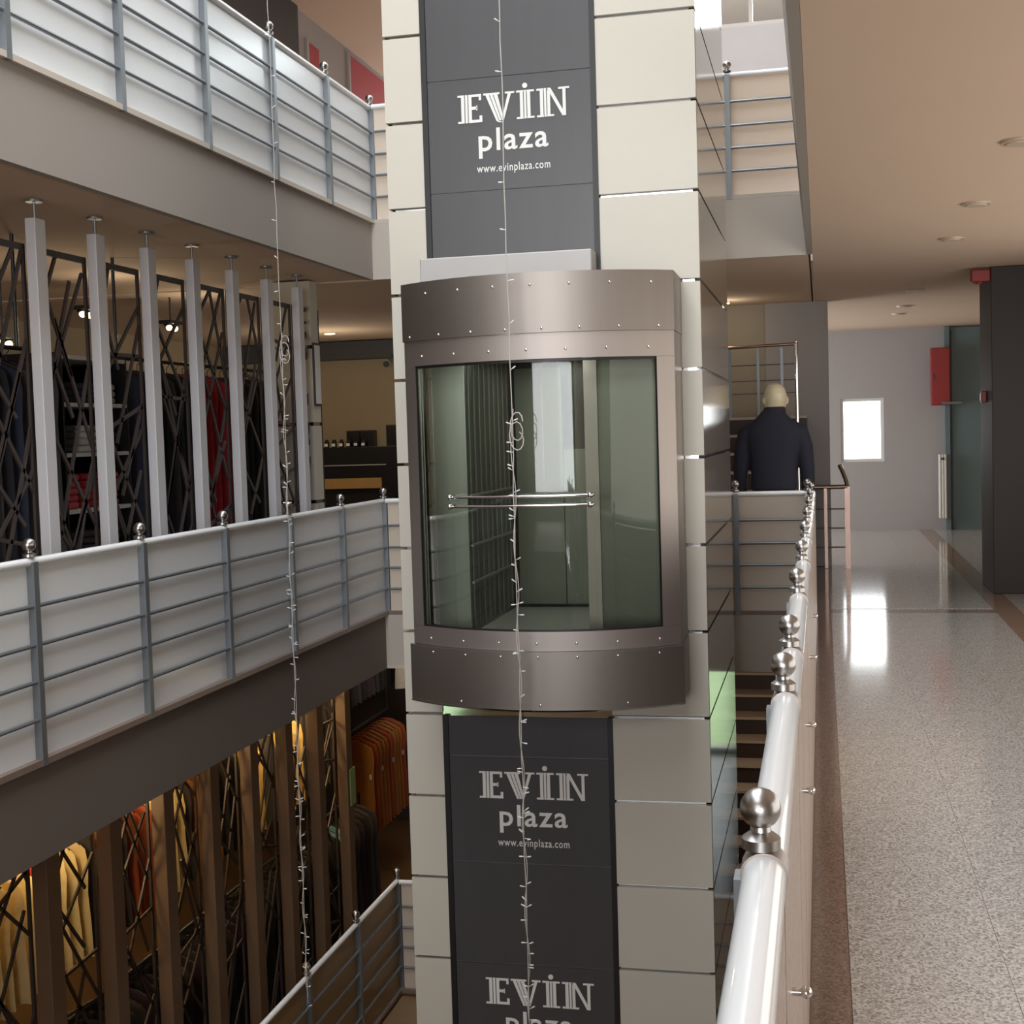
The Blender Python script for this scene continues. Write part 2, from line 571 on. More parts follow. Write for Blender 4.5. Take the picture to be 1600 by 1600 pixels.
# far wall (Y = 19.5): openings for the small window of the middle level and the glazed opening of the lowest level
fw = MB()
Y0, Y1 = 19.5, 19.7
WX0, WX1, WZ0, WZ1 = 0.272, 0.858, 0.965, 1.855
GX0, GX1, GZ0, GZ1 = -0.2, 2.3, -3.2, -1.0
fw.box(-10, 2.6, Y0, Y1, WZ1, WT).box(-10, WX0, Y0, Y1, WZ0, WZ1).box(WX1, 2.6, Y0, Y1, WZ0, WZ1).box(-10, 2.6, Y0, Y1, GZ1, WZ0)
fw.box(-10, GX0, Y0, Y1, GZ0, GZ1).box(GX1, 2.6, Y0, Y1, GZ0, GZ1).box(-10, 2.6, Y0, Y1, -H - 0.2, GZ0)
struct('wall_far', fw, M['wall_grey'], 'grey wall closing the far end of the corridor')


def window(name, x0, x1, z0, z1, y, label, mull=()):
    fr = MB()
    w = 0.04
    fr.box(x0, x0 + w, y - 0.02, y + 0.06, z0, z1).box(x1 - w, x1, y - 0.02, y + 0.06, z0, z1).box(x0 + w, x1 - w, y - 0.02, y + 0.06, z1 - w, z1).box(x0 + w, x1 - w, y - 0.02, y + 0.06, z0, z0 + w)
    for mx in mull:
        fr.box(mx - 0.02, mx + 0.02, y - 0.02, y + 0.06, z0 + w, z1 - w)
    o = fr.build(name, M['white'])
    o['kind'] = 'structure'
    o['label'] = label
    o['category'] = 'window'
    xs = [x0 + w] + [v for v in mull] + [x1 - w]
    for a, b in zip(xs, xs[1:]):
        MB().box(a + 0.001, b - 0.001, y + 0.012, y + 0.02, z0 + w, z1 - w).build('pane', M['glass_win'], o)
    return o


window('window_1', WX0, WX1, WZ0, WZ1, 19.55, 'small bright window blown out by daylight in the grey far wall')
window('window_2', GX0, GX1, GZ0, GZ1, 19.55, 'glazed opening to the lawn on the lowest level', (0.6, 1.45))
window('window_3', 0.0, 2.4, 0.5, 2.7, YW - 0.12, 'wide window behind the viewer', (1.2,))
struct('ground', MB().box(-30, 30, 19.75, 60, -H - 0.5, -H - 0.3), M['grass'], 'green lawn outside the far windows')
struct('ground', MB().box(-30, 30, -40, YW - 0.25, -H - 0.5, -H - 0.3), M['asphalt'], 'pale paving outside the rear window')

# stair back wall and corridor pieces
struct('wall_stair', MB().box(-3.6, -0.56, 14.63, 14.75, -H, CEIL - 0.001), M['wall_stone'], 'beige wall behind the dark stairs')
struct('wall_stair', MB().box(-0.559, 0.09, 14.60, 14.75, 0.0, CEIL - 0.001), M['wall_grey'], 'blue grey wall end beside the stairs')
struct('wall_stair', MB().box(-0.559, -0.15, 14.60, 14.75, -H, -0.42), M['wall_grey'], 'grey wall end on the lowest level')
struct('wall_top', MB().box(-3.0, 2.6, 14.63, 14.75, 3.23, 5.72).box(-3.0, -1.5, 14.63, 14.75, 5.72, 6.25).box(0.2, 2.6, 14.63, 14.75, 5.72, 6.25), M['wall_white'], 'white wall of the topmost far gallery')
window('window_4', -1.5, 0.2, 5.72, 6.25, 14.66, 'glaring high window of the topmost far gallery', (-0.65,))
area('top_window_daylight', (-0.65, 15.3, 6.0), (0, -1, -0.05), 1.6, 0.5, 60, (0.95, 0.98, 1.0))
struct('wall_side', MB().box(-3.1, -3.0, 14.76, 19.5, 0.0, 0.4).box(-3.1, -3.0, 14.76, 19.5, 2.6, CEIL - 0.002), M['wall_grey'], 'added grey wall strips round the side fill light, out of view')  # unseen wall strips added to house the corridor fill light
added_frame = MB().box(-3.07, -3.03, 14.9, 14.95, 0.4, 2.6).box(-3.07, -3.03, 19.4, 19.45, 0.4, 2.6).box(-3.07, -3.03, 17.1, 17.15, 0.4, 2.6)
struct('window_added', added_frame, M['white'], 'added white frame round the corner of the corridor, out of view')  # frame added to dress the corridor fill light
# blue-grey recess of the far wall and the dark pillar
bd = MB().box(1.731, 2.3, 19.42, 19.499, 0.0, 2.78)
dr = bd.build('door_1', M['blue_grey'])
dr['kind'] = 'structure'
dr['label'] = 'blue grey steel door beside the red cabinet'
dr['category'] = 'door'
MB().box(1.67, 1.73, 19.36, 19.499, 0.0, 2.80).build('door_frame', M['blue_grey'], dr)
MB().box(1.745, 1.765, 19.40, 19.419, 0.0, 2.75).build('door_seal', M['wall_dark'], dr)
MB().tube([(1.60, 19.09, 1.745), (1.85, 19.09, 1.745), (1.85, 19.42, 1.745)], 0.02).build('push_bar', M['bar'], dr, True)
pil = MB().box(1.43, 2.15, 12.15, 13.0, 0.0, CEIL - 0.001)
struct('pillar', pil, M['pillar'], 'dark brown square pillar at the right of the corridor', bevel=0.006)
sf = MB().box(-5.56, -5.5, 13.3, 14.1, 3.228, 6.25)
struct('wall_shop', sf, M['wall_dark'], 'dark wall end on the topmost left gallery')
struct('wall_shop', MB().box(-5.6, -5.54, 14.11, 19.5, 3.228, 6.25), M['wall_grey'], 'grey shop front on the topmost left gallery')
struct('wall_shop', MB().box(-5.56, -5.5, YW, 13.299, 3.228, 6.25), M['wall_dark'], 'dark shop front on the topmost left gallery')
struct('wall_shop', MB().box(-10, -3.6, 17.2, 17.3, 0.0, CEIL - 0.001), M['wall_beige'], 'beige wall behind the dark counter')
struct('wall_shop', MB().box(-8.0, -7.9, YW, 17.19, 0.0, CEIL + 0.01), M['wall_beige'], 'beige shop wall behind the coats')
struct('wall_shop', MB().box(-8.0, -7.9, YW, 17.19, -H, -0.42), M['wall_beige'], 'beige wall of the lowest shop')
struct('wall_shop', MB().box(-7.9, -3.6, 15.6, 15.7, -H, -0.42), M['wall_dark'], 'dark back wall of the lowest shop')
struct('trim_10', MB().box(-7.8, -3.6, 16.9, 17.19, 2.56, 2.79), M['wall_dark'], 'dark beam under the ceiling above the counter')

# ---------------------------------------------------------------- railings
POSTS = [YF + 0.06 - 1.03 * k for k in range(12)]        # the left posts keep this pitch on every level


def finial_mesh(r):
    prof = [(r * 0.55, 0.0), (r * 0.95, 0.004), (r * 0.95, 0.016), (r * 0.5, 0.024), (r * 0.45, 0.032)]
    return MB().lathe((0, 0, 0), prof, 16), 0.028


def make_finials(r):
    pf, h = finial_mesh(r)
    col = pf.mesh('collar', M['ball'], True)
    bl = MB().ball((0, 0, h + r * 0.95), r).mesh('ball_finial', M['ball'], True)
    return col, bl


COLLAR_L, BALL_L = make_finials(0.032)
COLLAR_R, BALL_R = make_finials(0.0242)
BARZ = [0.247, 0.424, 0.594, 0.775]


def railing(label, axis, const, stations, z0, side, first=True, last=True, top_r=0.021, finials=(COLLAR_L, BALL_L), panel_mat=None, ends=None, ztop=1.0):
    """axis 'y': runs along Y at X = const; 'x': along X at Y = const. side: direction (+1/-1) of the atrium across the run"""
    def P(s, off, z):
        return (const + off, s, z0 + z) if axis == 'y' else (s, const + off, z0 + z)
    lo, hi = (min(stations), max(stations)) if ends is None else ends
    r = thing('railing', label, 'railing', P((lo + hi) / 2, 0, 0.0))
    MB().tube([P(lo, 0, ztop - top_r), P(hi, 0, ztop - top_r)], top_r, 14).build('top_rail', M['rail'], r, True)
    edges = sorted(set([lo, hi] + list(stations)))
    k0 = MB()
    if axis == 'y':
        k0.box(const - 0.045, const + 0.03, lo, hi, z0 + 0.031, z0 + 0.062)
    else:
        k0.box(lo, hi, const - 0.03, const + 0.045, z0 + 0.031, z0 + 0.062)
    k0.build('kerb', M['fascia_lightened'] if z0 > 1 else M['brown_kerb'], r)
    pm = MB().box(-0.02, 0.02, -0.02, 0.02, 0.03, ztop - 0.02).mesh('post', M['bar'])
    for s in stations:
        p = inst(pm, 'post', r, P(s, 0.012 * side, 0))
        inst(finials[0], 'collar', p, P(s, 0.0, ztop))
        inst(finials[1], 'ball_finial', p, P(s, 0.0, ztop))
    for a, b in zip(edges, edges[1:]):
        if b - a < 0.08:
            continue
        m = MB()
        o1, o2 = -0.006 * side, -0.014 * side
        if axis == 'y':
            m.box(const + min(o1, o2), const + max(o1, o2), a + 0.012, b - 0.012, z0 + 0.062, z0 + ztop - 0.04)
        else:
            m.box(a + 0.012, b - 0.012, const + min(o1, o2), const + max(o1, o2), z0 + 0.062, z0 + ztop - 0.04)
        m.build('infill_panel', panel_mat or M['infill'], r)
        for bz in BARZ:
            MB().tube([P(a + 0.02, 0.016 * side, bz), P(b - 0.02, 0.016 * side, bz)], 0.0105, 8).build('bar', M['bar'], r, True)
    return r


XRL = XL - 0.03
for lev, nm in ((-1, 'lowest'), (0, 'middle'), (1, 'topmost')):
    n = {-1: 6, 0: 9, 1: 9}[lev]
    st = POSTS[:n + 1]
    railing({-1: 'silver post railing with tan panels on the lowest left level at the bottom edge',
             0: 'long silver railing with ball posts in front of the white posts and coats',
             1: 'long silver railing above the upper fascia on the left'}[lev], 'y', XL, st, lev * H, 1, ends=(st[-1] - 0.0, YF + 0.06), panel_mat=M['infill_tan'] if lev < 0 else None)
    fx = [XL + 0.35, -2.4, -1.5, -0.66]
    railing({-1: 'silver railing behind the lift on the lowest level',
             0: 'silver railing across the far edge behind the lift below the mannequin',
             1: 'silver railing on the far upper fascia under the glaring window'}[lev], 'x', YF + 0.03, fx + ([-0.11] if lev == 0 else []), lev * H, -1,
            ends=(XL + 0.03, XR - 0.03), panel_mat=M['infill_beige'])

# right gallery railing: thick polished tube and small balls, seen along its length
rp = [1.585, 2.56, 3.075, 4.09, 5.10, 6.14, 7.20, 8.25, 9.28, 10.3]
rr = thing('railing', 'near right railing with thick white shining tube and row of ball finials', 'railing', (XR, 5, 0))
MB().tube([(XR, -1.5, 0.975), (XR, 10.55, 0.975)], 0.0255, 24).build('top_rail', M['rail'], rr, True)
MB().box(XR + 0.0125, XR + 0.027, -1.5, 10.55, 0.0005, 0.05).build('kerb', M['brown_kerb'], rr)
pm = MB().box(-0.02, 0.02, -0.02, 0.02, 0.02, 0.97).mesh('post', M['bar'])
tc_ = MB().lathe((0, 0, 0), [(0.029, 0.0), (0.029, 0.006)], 16).mesh('saddle', M['ball'], True)
for y in [-0.4, 0.6] + rp:
    p = inst(pm, 'post', rr, (XR - 0.016, y, 0))
    inst(COLLAR_R, 'collar', p, (XR - 0.004, y, 1.0))
    inst(BALL_R, 'ball_finial', p, (XR - 0.004, y, 1.0))
    # short saddle that wraps the tube under the ball
    MB().tube([(XR, y - 0.022, 0.975), (XR, y + 0.022, 0.975)], 0.0285, 20).build('saddle', M['steel_lt'], p, True)
ys = [-1.5, -0.4, 0.6] + rp + [10.55]
for a, b in zip(ys, ys[1:]):
    MB().box(XR + 0.014, XR + 0.022, a + 0.012, b - 0.012, 0.06, 0.94).build('infill_panel', M['beige_kerb'], rr)
    for bz in BARZ:
        MB().tube([(XR - 0.02, a + 0.02, bz), (XR - 0.02, b - 0.02, bz)], 0.0105, 8).build('bar', M['bar'], rr, True)
kn = MB().tube([(0.0, 0, 0), (0.016, 0, 0)], 0.006, 10).ball((0.018, 0, 0), 0.009, 12, 8).mesh('panel_knob', M['chrome'], True)
for y in (1.85, 2.9, 3.55, 4.6, 5.6):
    inst(kn, 'panel_knob', rr, (XR + 0.022, y, 0.72))

# ---------------------------------------------------------------- lift shaft cladding
YS, YSB = 6.968, 9.03
XS0, XS1 = -2.244, -0.59
XP0, XP1 = -2.037, -1.10
sh = thing('lift_shaft', 'tall cream clad lift shaft with dark sign panels in the middle of the atrium', 'lift shaft', ((XS0 + XS1) / 2, (YS + YSB) / 2, -H))
ZB, ZT = -H, 6.7
J0, JS = 3.627, 0.4545
core = MB()
core.box(XS0 + 0.03, XP0 - 0.005, YS + 0.03, YSB - 0.03, ZB, ZT).box(XP1 + 0.005, XS1 - 0.03, YS + 0.03, YSB - 0.03, ZB, ZT)
core.build('core', M['chrome'], sh)
zs = [J0 + JS * k for k in range(7, -16, -1)]
zs = [z for z in zs if ZB < z < ZT]
zs = [ZT] + zs + [ZB]
g = 0.0085
pml, pmr, pms, pmb = {}, {}, {}, {}
for a, b in zip(zs, zs[1:]):
    h = round(a - b, 4)
    zc = (a + b) / 2
    if h not in pml:
        q = h / 2 - g
        pml[h] = MB().box(-(XP0 - XS0) / 2, (XP0 - XS0) / 2, 0, 0.028, -q, q).mesh('cladding_panel', M['tile'])
        pmr[h] = MB().box(-(XS1 - XP1) / 2, (XS1 - XP1) / 2 - 0.001, 0, 0.028, -q, q).mesh('cladding_panel', M['tile'])
        pms[h] = MB().box(-0.028, 0, -(YSB - YS - 0.03) / 2, (YSB - YS - 0.03) / 2, -q, q).mesh('side_panel', M['side'])
    inst(pml[h], 'cladding_panel', sh, ((XP0 + XS0) / 2, YS, zc))
    inst(pmr[h], 'cladding_panel', sh, ((XP1 + XS1) / 2, YS, zc))
    inst(pms[h], 'side_panel', sh, (XS1, (YS + YSB + 0.03) / 2, zc))
    inst(pms[h], 'side_panel', sh, (XS0 + 0.028, (YS + YSB + 0.03) / 2, zc))
# black profiles at both sides of the sign panels, only where the car is not
for za, zb in ((2.25, ZT), (ZB, -0.02)):
    MB().box(XP0, XP0 + 0.03, YS - 0.004, YS + 0.06, za, zb).build('profile', M['black'], sh)
    MB().box(XP1 - 0.03, XP1, YS - 0.004, YS + 0.06, za, zb).build('profile', M['black'], sh)


def lettering(parent, x0, zbase, k, y):
    """the shop centre's name in slab letters with triple stems; k = cap height"""
    m = MB()

    def fn(u, v, d):
        return (x0 + u * k, y - d, zbase + v * k)

    def poly(pts, lift=0.0):
        m.prism(pts, lambda u, v, d: fn(u, v, d + lift), 0.002)

    def rect(a, b, c, d):
        poly([(a, c), (b, c), (b, d), (a, d)])
    rect(.13, .25, .07, .93); rect(.28, .37, 0, 1); rect(.40, .52, .1, .91)
    rect(0, .25, .93, 1); rect(0, .25, 0, .07); rect(.40, .88, .91, 1); rect(.79, .88, .78, .91); rect(.52, .70, .46, .57); rect(.68, .73, .43, .60); rect(.40, .90, 0, .10); rect(.80, .90, .10, .24)
    for a, w, b2, w2 in ((1.04, .13, 1.42, .09), (1.20, .11, 1.53, .08), (1.34, .14, 1.63, .08)):
        poly([(a, .93), (b2, 0), (b2 + w2, 0), (a + w, .93)])
    poly([(1.86, .93), (1.64, .12), (1.70, .02), (1.98, .93)])
    rect(.96, 1.56, .93, 1); rect(1.76, 2.10, .93, 1)
    rect(2.30, 2.42, .07, .93); rect(2.45, 2.53, 0, 1); rect(2.56, 2.68, .07, .93); rect(2.17, 2.43, .93, 1); rect(2.55, 2.82, .93, 1); rect(2.17, 2.43, 0, .07); rect(2.55, 2.82, 0, .07)
    poly([(2.49 + .095 * math.cos(t * math.pi / 8), 1.16 + .095 * math.sin(t * math.pi / 8)) for t in range(16)])
    rect(3.03, 3.15, .07, .93); rect(3.18, 3.26, 0, 1); rect(3.29, 3.40, .07, .93); rect(2.91, 3.16, .93, 1); rect(2.91, 3.16, 0, .07); rect(3.28, 3.53, 0, .07)
    poly([(3.29, 1.0), (3.83, 0), (3.96, 0), (3.42, 1.0)], 0.0008)
    rect(3.85, 3.96, 0.0, .93); rect(3.70, 4.10, .93, 1)
    m.build('lettering', M['letter'], parent)


def text_part(parent, s, x, z, size, width, y, bold):
    cu = bpy.data.curves.new('txt', 'FONT')
    cu.body = s
    cu.size = 1.0
    cu.offset = bold
    cu.space_character = 1.12
    cu.resolution_u = 3
    to = bpy.data.objects.new('txt', cu)
    COL.objects.link(to)
    dg = bpy.context.evaluated_depsgraph_get()
    me = bpy.data.meshes.new_from_object(to.evaluated_get(dg))
    COL.objects.unlink(to)
    bpy.data.objects.remove(to)
    xs = [v.co.x for v in me.vertices]
    w0, w1 = min(xs), max(xs)
    kx = width / (w1 - w0)
    m = MB()
    vs = [(x + (v.co.x - w0) * kx, y, z + v.co.y * size) for v in me.vertices]
    m.add(vs, [tuple(p.vertices) for p in me.polygons])
    bpy.data.meshes.remove(me)
    return m.build('lettering', M['letter'], parent)


bounds_up = [ZT, 6.30, 5.72, 5.13, 4.545, 3.96, 3.374, 2.787, 2.20]
bounds_dn = [-0.02, -0.24, -0.826, -1.386, -1.97, -2.53, ZB]
for bl, signs in ((bounds_up, (3.374, 5.13)), (bounds_dn, (-0.24, -1.386))):
    for a, b in zip(bl, bl[1:]):
        fp = MB().box(XP0 + 0.031, XP1 - 0.031, YS + 0.006, YS + 0.03, b + 0.004, a - 0.004).build('front_panel', M['charcoal'], sh)
        MB().box(XP0 + 0.031, XP1 - 0.031, YS + 0.012, YS + 0.032, b - 0.0035, b + 0.0035).build('joint_strip', M['joint'], sh)
        if a in signs:
            y = YS + 0.004
            lettering(fp, -1.842, a - 0.228, 0.1465, y)
            text_part(fp, 'plaza', -1.735, a - 0.377, 0.165, 0.375, y, 0.014)
            text_part(fp, 'www.evinplaza.com', -1.748, a - 0.489, 0.060, 0.395, y, 0.008)

# pale cross beam between the upper panels and the car
cb = MB().box(-2.03, -1.12, 6.80, 6.96, 2.30, 2.43)
cbo = cb.build('cross_beam', M['aluminium'], sh, bevel=0.006)

# ---------------------------------------------------------------- lift car
CX0, CX1, YE, YC = -2.075, -0.688, 6.60, 6.36
cm = (CX0 + CX1) / 2
hw = (CX1 - CX0) / 2
bul = YE - YC
Rc = (hw * hw + bul * bul) / (2 * bul)


def arc(off=0.0):
    return lambda x: (YC + Rc) - math.sqrt(max(0.0, (Rc + off) ** 2 - (x - cm) ** 2))


def span(a, b, n=28):
    return [a + (b - a) * i / n for i in range(n + 1)]


car = thing('lift_car', 'curved stainless steel panoramic lift car with a bowed glass front', 'lift', (cm, 6.9, 0.14))
MB().arcsheet(span(CX0, CX1), 1.985, 2.275, arc(0.0), 0.02).build('hood', M['steel'], car, True)
MB().arcsheet(span(CX0 + 0.005, CX1 - 0.005), 1.86, 1.984, arc(-0.012), 0.02).build('upper_band', M['steel_lt'], car, True)
MB().arcsheet(span(CX0 + 0.005, CX1 - 0.005), 0.437, 0.532, arc(-0.012), 0.02).build('lower_band', M['steel_lt'], car, True)
MB().arcsheet(span(CX0 - 0.012, CX1 + 0.012), 0.15, 0.436, arc(0.012), 0.02).build('skirt', M['steel'], car, True)
MB().arcsheet(span(CX0 - 0.014, CX1 + 0.014), 0.142, 0.1495, arc(0.016), 0.03).build('skirt_lip', M['chrome'], car, True)
# side returns from the bowed front back to the shaft
for x, s in ((CX0, 1), (CX1, -1)):
    MB().box(min(x, x + 0.015 * s), max(x, x + 0.015 * s), YE + 0.022, YS - 0.002, 1.985, 2.275).build('side_return', M['steel'], car)
    MB().box(min(x, x + 0.015 * s), max(x, x + 0.015 * s), YE + 0.022, YS - 0.002, 0.15, 0.436).build('side_return', M['steel'], car)
    MB().box(min(x + 0.004 * s, x + 0.018 * s), max(x + 0.004 * s, x + 0.018 * s), YE + 0.03, YS - 0.002, 0.437, 1.984).build('side_return', M['steel'], car)
    a, b = (CX0 + 0.005, CX0 + 0.075) if s > 0 else (CX1 - 0.085, CX1 - 0.005)
    MB().arcsheet(span(a, b, 6), 0.533, 1.859, arc(-0.012), 0.035).build('jamb', M['steel_lt'], car, True)
# top and bottom plates
for z in (2.262, 0.165):
    pts = [(x, arc(-0.021)(x) + 0.0) for x in span(CX0 + 0.02, CX1 - 0.02)] + [(CX1 - 0.02, YS - 0.003), (CX0 + 0.02, YS - 0.003)]
    MB().prism(pts, lambda u, v, d, z=z: (u, v, z + d), 0.012).build('top_plate' if z > 1 else 'bottom_plate', M['steel'], car)
gx0, gx1 = CX0 + 0.076, CX1 - 0.086
MB().arcsheet(span(gx0, gx1, 36), 0.533, 1.859, arc(-0.030), 0.01).build('front_glass', M['glass_lift'], car, True)
# black gasket round the glass
MB().arcsheet(span(gx0, gx1, 30), 1.846, 1.8585, arc(-0.022), 0.008).build('gasket', M['black'], car)
MB().arcsheet(span(gx0, gx1, 30), 0.5335, 0.541, arc(-0.022), 0.008).build('gasket', M['black'], car)
MB().arcsheet(span(gx0, gx0 + 0.01, 2), 0.541, 1.846, arc(-0.022), 0.008).build('gasket', M['black'], car)
MB().arcsheet(span(gx1 - 0.01, gx1, 2), 0.541, 1.846, arc(-0.022), 0.008).build('gasket', M['black'], car)
# handrail of two rods on the glass
for z in (1.198, 1.152):
    fy = arc(0.03)
    h = MB().tube([(x, fy(x), z) for x in span(-1.80, -1.07, 14)], 0.0075, 10).build('handrail', M['chrome'], car, True)
    for x in (-1.795, -1.085):
        MB().tube([(x, arc(-0.03)(x), z), (x, fy(x) - 0.012, z)], 0.011, 10).ball((x, fy(x) - 0.012, z), 0.0145, 12, 8).build('mount', M['chrome'], h, True)
bolt = MB().lathe((0, 0, 0), [(0.007, 0), (0.0065, 0.003), (0.003, 0.0055)], 8)
bme = MB().add([(x, -z, y) for x, y, z in bolt.v], bolt.f).mesh('bolt', M['chrome'], True)
for z, o, xs in ((2.215, 0.0, span(CX0 + 0.16, CX1 - 0.1, 6)), (2.005, 0.0, span(CX0 + 0.05, CX1 - 0.07, 7)), (1.905, -0.012, span(CX0 + 0.12, CX1 - 0.12, 6)),
                 (0.475, -0.012, span(CX0 + 0.12, CX1 - 0.1, 6)), (0.41, 0.012, span(CX0 + 0.14, CX1 - 0.1, 6)), (0.175, 0.012, span(CX0 + 0.3, CX1 - 0.25, 2))):
    for x in xs:
        inst(bme, 'bolt', car, (x, arc(o)(x) - 0.0005, z))
# interior
KX0, KX1, KY = -1.86, -1.20, 8.08
MB().box(CX0 + 0.02, KX0, 6.975, 6.99, 0.45, 1.95).build('return_panel', M['cab_pale'], car)
MB().box(KX1, CX1 - 0.02, 6.93, 6.945, 0.45, 1.95).build('return_panel', M['cab_panel'], car)
MB().box(KX1, KX1 + 0.07, 6.915, 6.93, 0.45, 1.95).build('jamb_strip', M['steel_lt'], car)
lw = MB().box(KX0 - 0.02, KX0, 6.991, KY, 0.43, 1.95).build('left_wall', M['cab_dark'], car)
for k in range(9):
    y = 7.05 + 0.115 * k
    MB().box(KX0, KX0 + 0.006, y, y + 0.012, 0.45, 1.94).build('rib', M['cab_panel'], lw)
for z in (1.17, 0.90, 0.70):
    MB().box(KX0 + 0.007, KX0 + 0.02, 7.0, KY - 0.02, z, z + 0.012).build('trim_strip', M['steel_lt'], lw)
MB().box(KX1 + 0.0, KX1 + 0.02, 6.991, KY, 0.43, 1.95).build('right_wall', M['cab_panel'], car)
bw = MB().box(KX0, KX1, KY, KY + 0.02, 0.43, 1.95).build('back_wall', M['cab_dark'], car)
for a, b in ((KX0 + 0.03, -1.54), (-1.534, KX1 - 0.03)):
    MB().box(a, b, KY - 0.012, KY, 0.45, 1.40 if a > -1.6 else 1.9).build('door_leaf', M['cab_panel'], bw)
MB().box(-1.66, -1.655, KY - 0.02, KY - 0.013, 1.16, 1.92).build('door_trim', M['chrome'], bw)
MB().box(KX0, KX1, 6.991, KY, 0.41, 0.43).build('cab_floor', M['cab_floor'], car)
pts = [(x, arc(-0.06)(x)) for x in span(CX0 + 0.03, CX1 - 0.03)] + [(CX1 - 0.03, 6.91), (CX0 + 0.03, 6.91)]
MB().prism(pts, lambda u, v, d: (u, v, 0.41 + d), 0.02).build('nose_floor', M['cab_floor'], car)
MB().prism(pts, lambda u, v, d: (u, v, 1.95 + d), 0.02).build('nose_ceiling', M['white'], car)
MB().box(KX0, KX1, 6.991, KY, 1.95, 1.97).build('cab_ceiling', M['white'], car)
MB().lathe((-1.53, 7.5, 1.94), [(0.09, 0), (0.09, 0.009)], 20).build('ceiling_lamp', M['lamp_off'], car)
area('lift_cab_light', (-1.53, 7.5, 1.93), (0, 0, -1), 0.25, 0.25, 5.0, (0.96, 1.0, 0.95))

area('lift_nose_fill', (cm - 0.1, 6.78, 1.935), (0, 0, -1), 0.5, 0.12, 5.0, (0.98, 1.0, 0.94))  # fill added to brighten the return panels behind the glass
# landing bridge that joins the shaft to the far gallery
for lev in (0, 1):
    struct('floor', MB().box(-2.0, -0.85, YSB + 0.02, YF - 0.03, lev * H - 0.2, lev * H), M['floor'], 'landing between the lift and the far gallery %s' % ('below', 'above')[lev])
# hanging light strings ---------------------------------------------------
LEDM = MB().tube([(0, 0, 0), (0.012, 0, 0.001), (0.014, 0, 0.001), (0.030, 0, 0.003)], [0.0018, 0.0018, 0.0036, 0.0032], 6).mesh('led_bulb', M['led'], True)


def light_string(label, x, y, ztop, zsparse, zend, gap1, gap2, seed):
    rg = random.Random(seed)
    t = thing('string_light', label, 'string light', (x, y, zend))
    pts = []
    z = ztop
    while z > zend:
        pts.append((x + rg.uniform(-.004, .004), y + rg.uniform(-.004, .004), z))
        z -= 0.16
    pts.append((x, y, zend))
    MB().tube(pts, 0.0026, 6).build('cable', M['wire'], t, True)
    # second strand of the doubled length, loosely twisted, with a bunched loop at its top
    p2 = []
    z = zsparse
    a = 0
    while z > zend:
        a += 0.7
        p2.append((x + 0.009 * math.cos(a), y + 0.008 * math.sin(a), z))
        z -= 0.05
    MB().tube(p2, 0.0024, 5).build('cable', M['wire'], t, True)
    lp = [(x + 0.02 + 0.032 * math.cos(b * 0.55), y + 0.012 * math.sin(b * 0.31), zsparse - 0.06 + 0.055 * math.sin(b * 0.55) - 0.004 * b) for b in range(26)]
    MB().tube(lp, 0.0030, 5).build('cable_loop', M['wire'], t, True)
    z = ztop - 0.05
    while z > zend:
        n = 1 if z > zsparse else rg.choice((1, 2, 2, 3))
        for _ in range(n):
            ang = rg.choice((rg.uniform(-0.5, 0.5), math.pi + rg.uniform(-0.5, 0.5)))
            inst(LEDM, 'led_bulb', t, (x, y, z + rg.uniform(-.03, .03)), rot=(0, rg.uniform(-0.6, 0.35), ang))
        z -= gap1 if z > zsparse else gap2
    return t


light_string('pale light string hanging down the left side past the white posts', -3.4, 8.2, 6.2, 2.2, -2.25, 0.23, 0.115, 3)
light_string('pale light string hanging in front of the lift and its signs', -1.423, 6.2, 6.2, 1.62, -2.4, 0.23, 0.11, 5)

# ---------------------------------------------------------------- left shops: posts and lattice screens
rg = random.Random(11)


def lattice_mesh(seed, d, z0, z1, w=0.022):
    """broken-ice lattice of straight bars crossing a d x (z1-z0) field in the Y-Z plane"""
    r_ = random.Random(seed)
    m = MB()
    h = z1 - z0
    n = int(5 + h * 4.6)
    for k in range(n):
        zc = z0 + h * (k + r_.uniform(.1, .9)) / n
        yc = r_.uniform(-.35, .35) * d
        a = (r_.uniform(0.75, 1.25) if k % 2 else math.pi - r_.uniform(0.75, 1.25)) if r_.random() < 0.85 else r_.uniform(-0.3, 0.4)
        dy, dz = math.cos(a), math.sin(a)
        t0, t1 = -r_.uniform(.35, .7), r_.uniform(.35, .7)
        for lo, hi, c, dd in ((-d / 2, d / 2, yc, dy), (z0, z1, zc, dz)):
            if abs(dd) > 1e-6:
                q0, q1 = sorted(((lo - c) / dd, (hi - c) / dd))
                t0, t1 = max(t0, q0), min(t1, q1)
        if t1 - t0 < 0.08:
            continue
        m.bar((0, yc + dy * t0, zc + dz * t0), (0, yc + dy * t1, zc + dz * t1), w, 0.012, (1, 0, 0))
    return m


ORD = ['first', 'second', 'third', 'fourth', 'fifth', 'sixth', 'seventh', 'eighth']
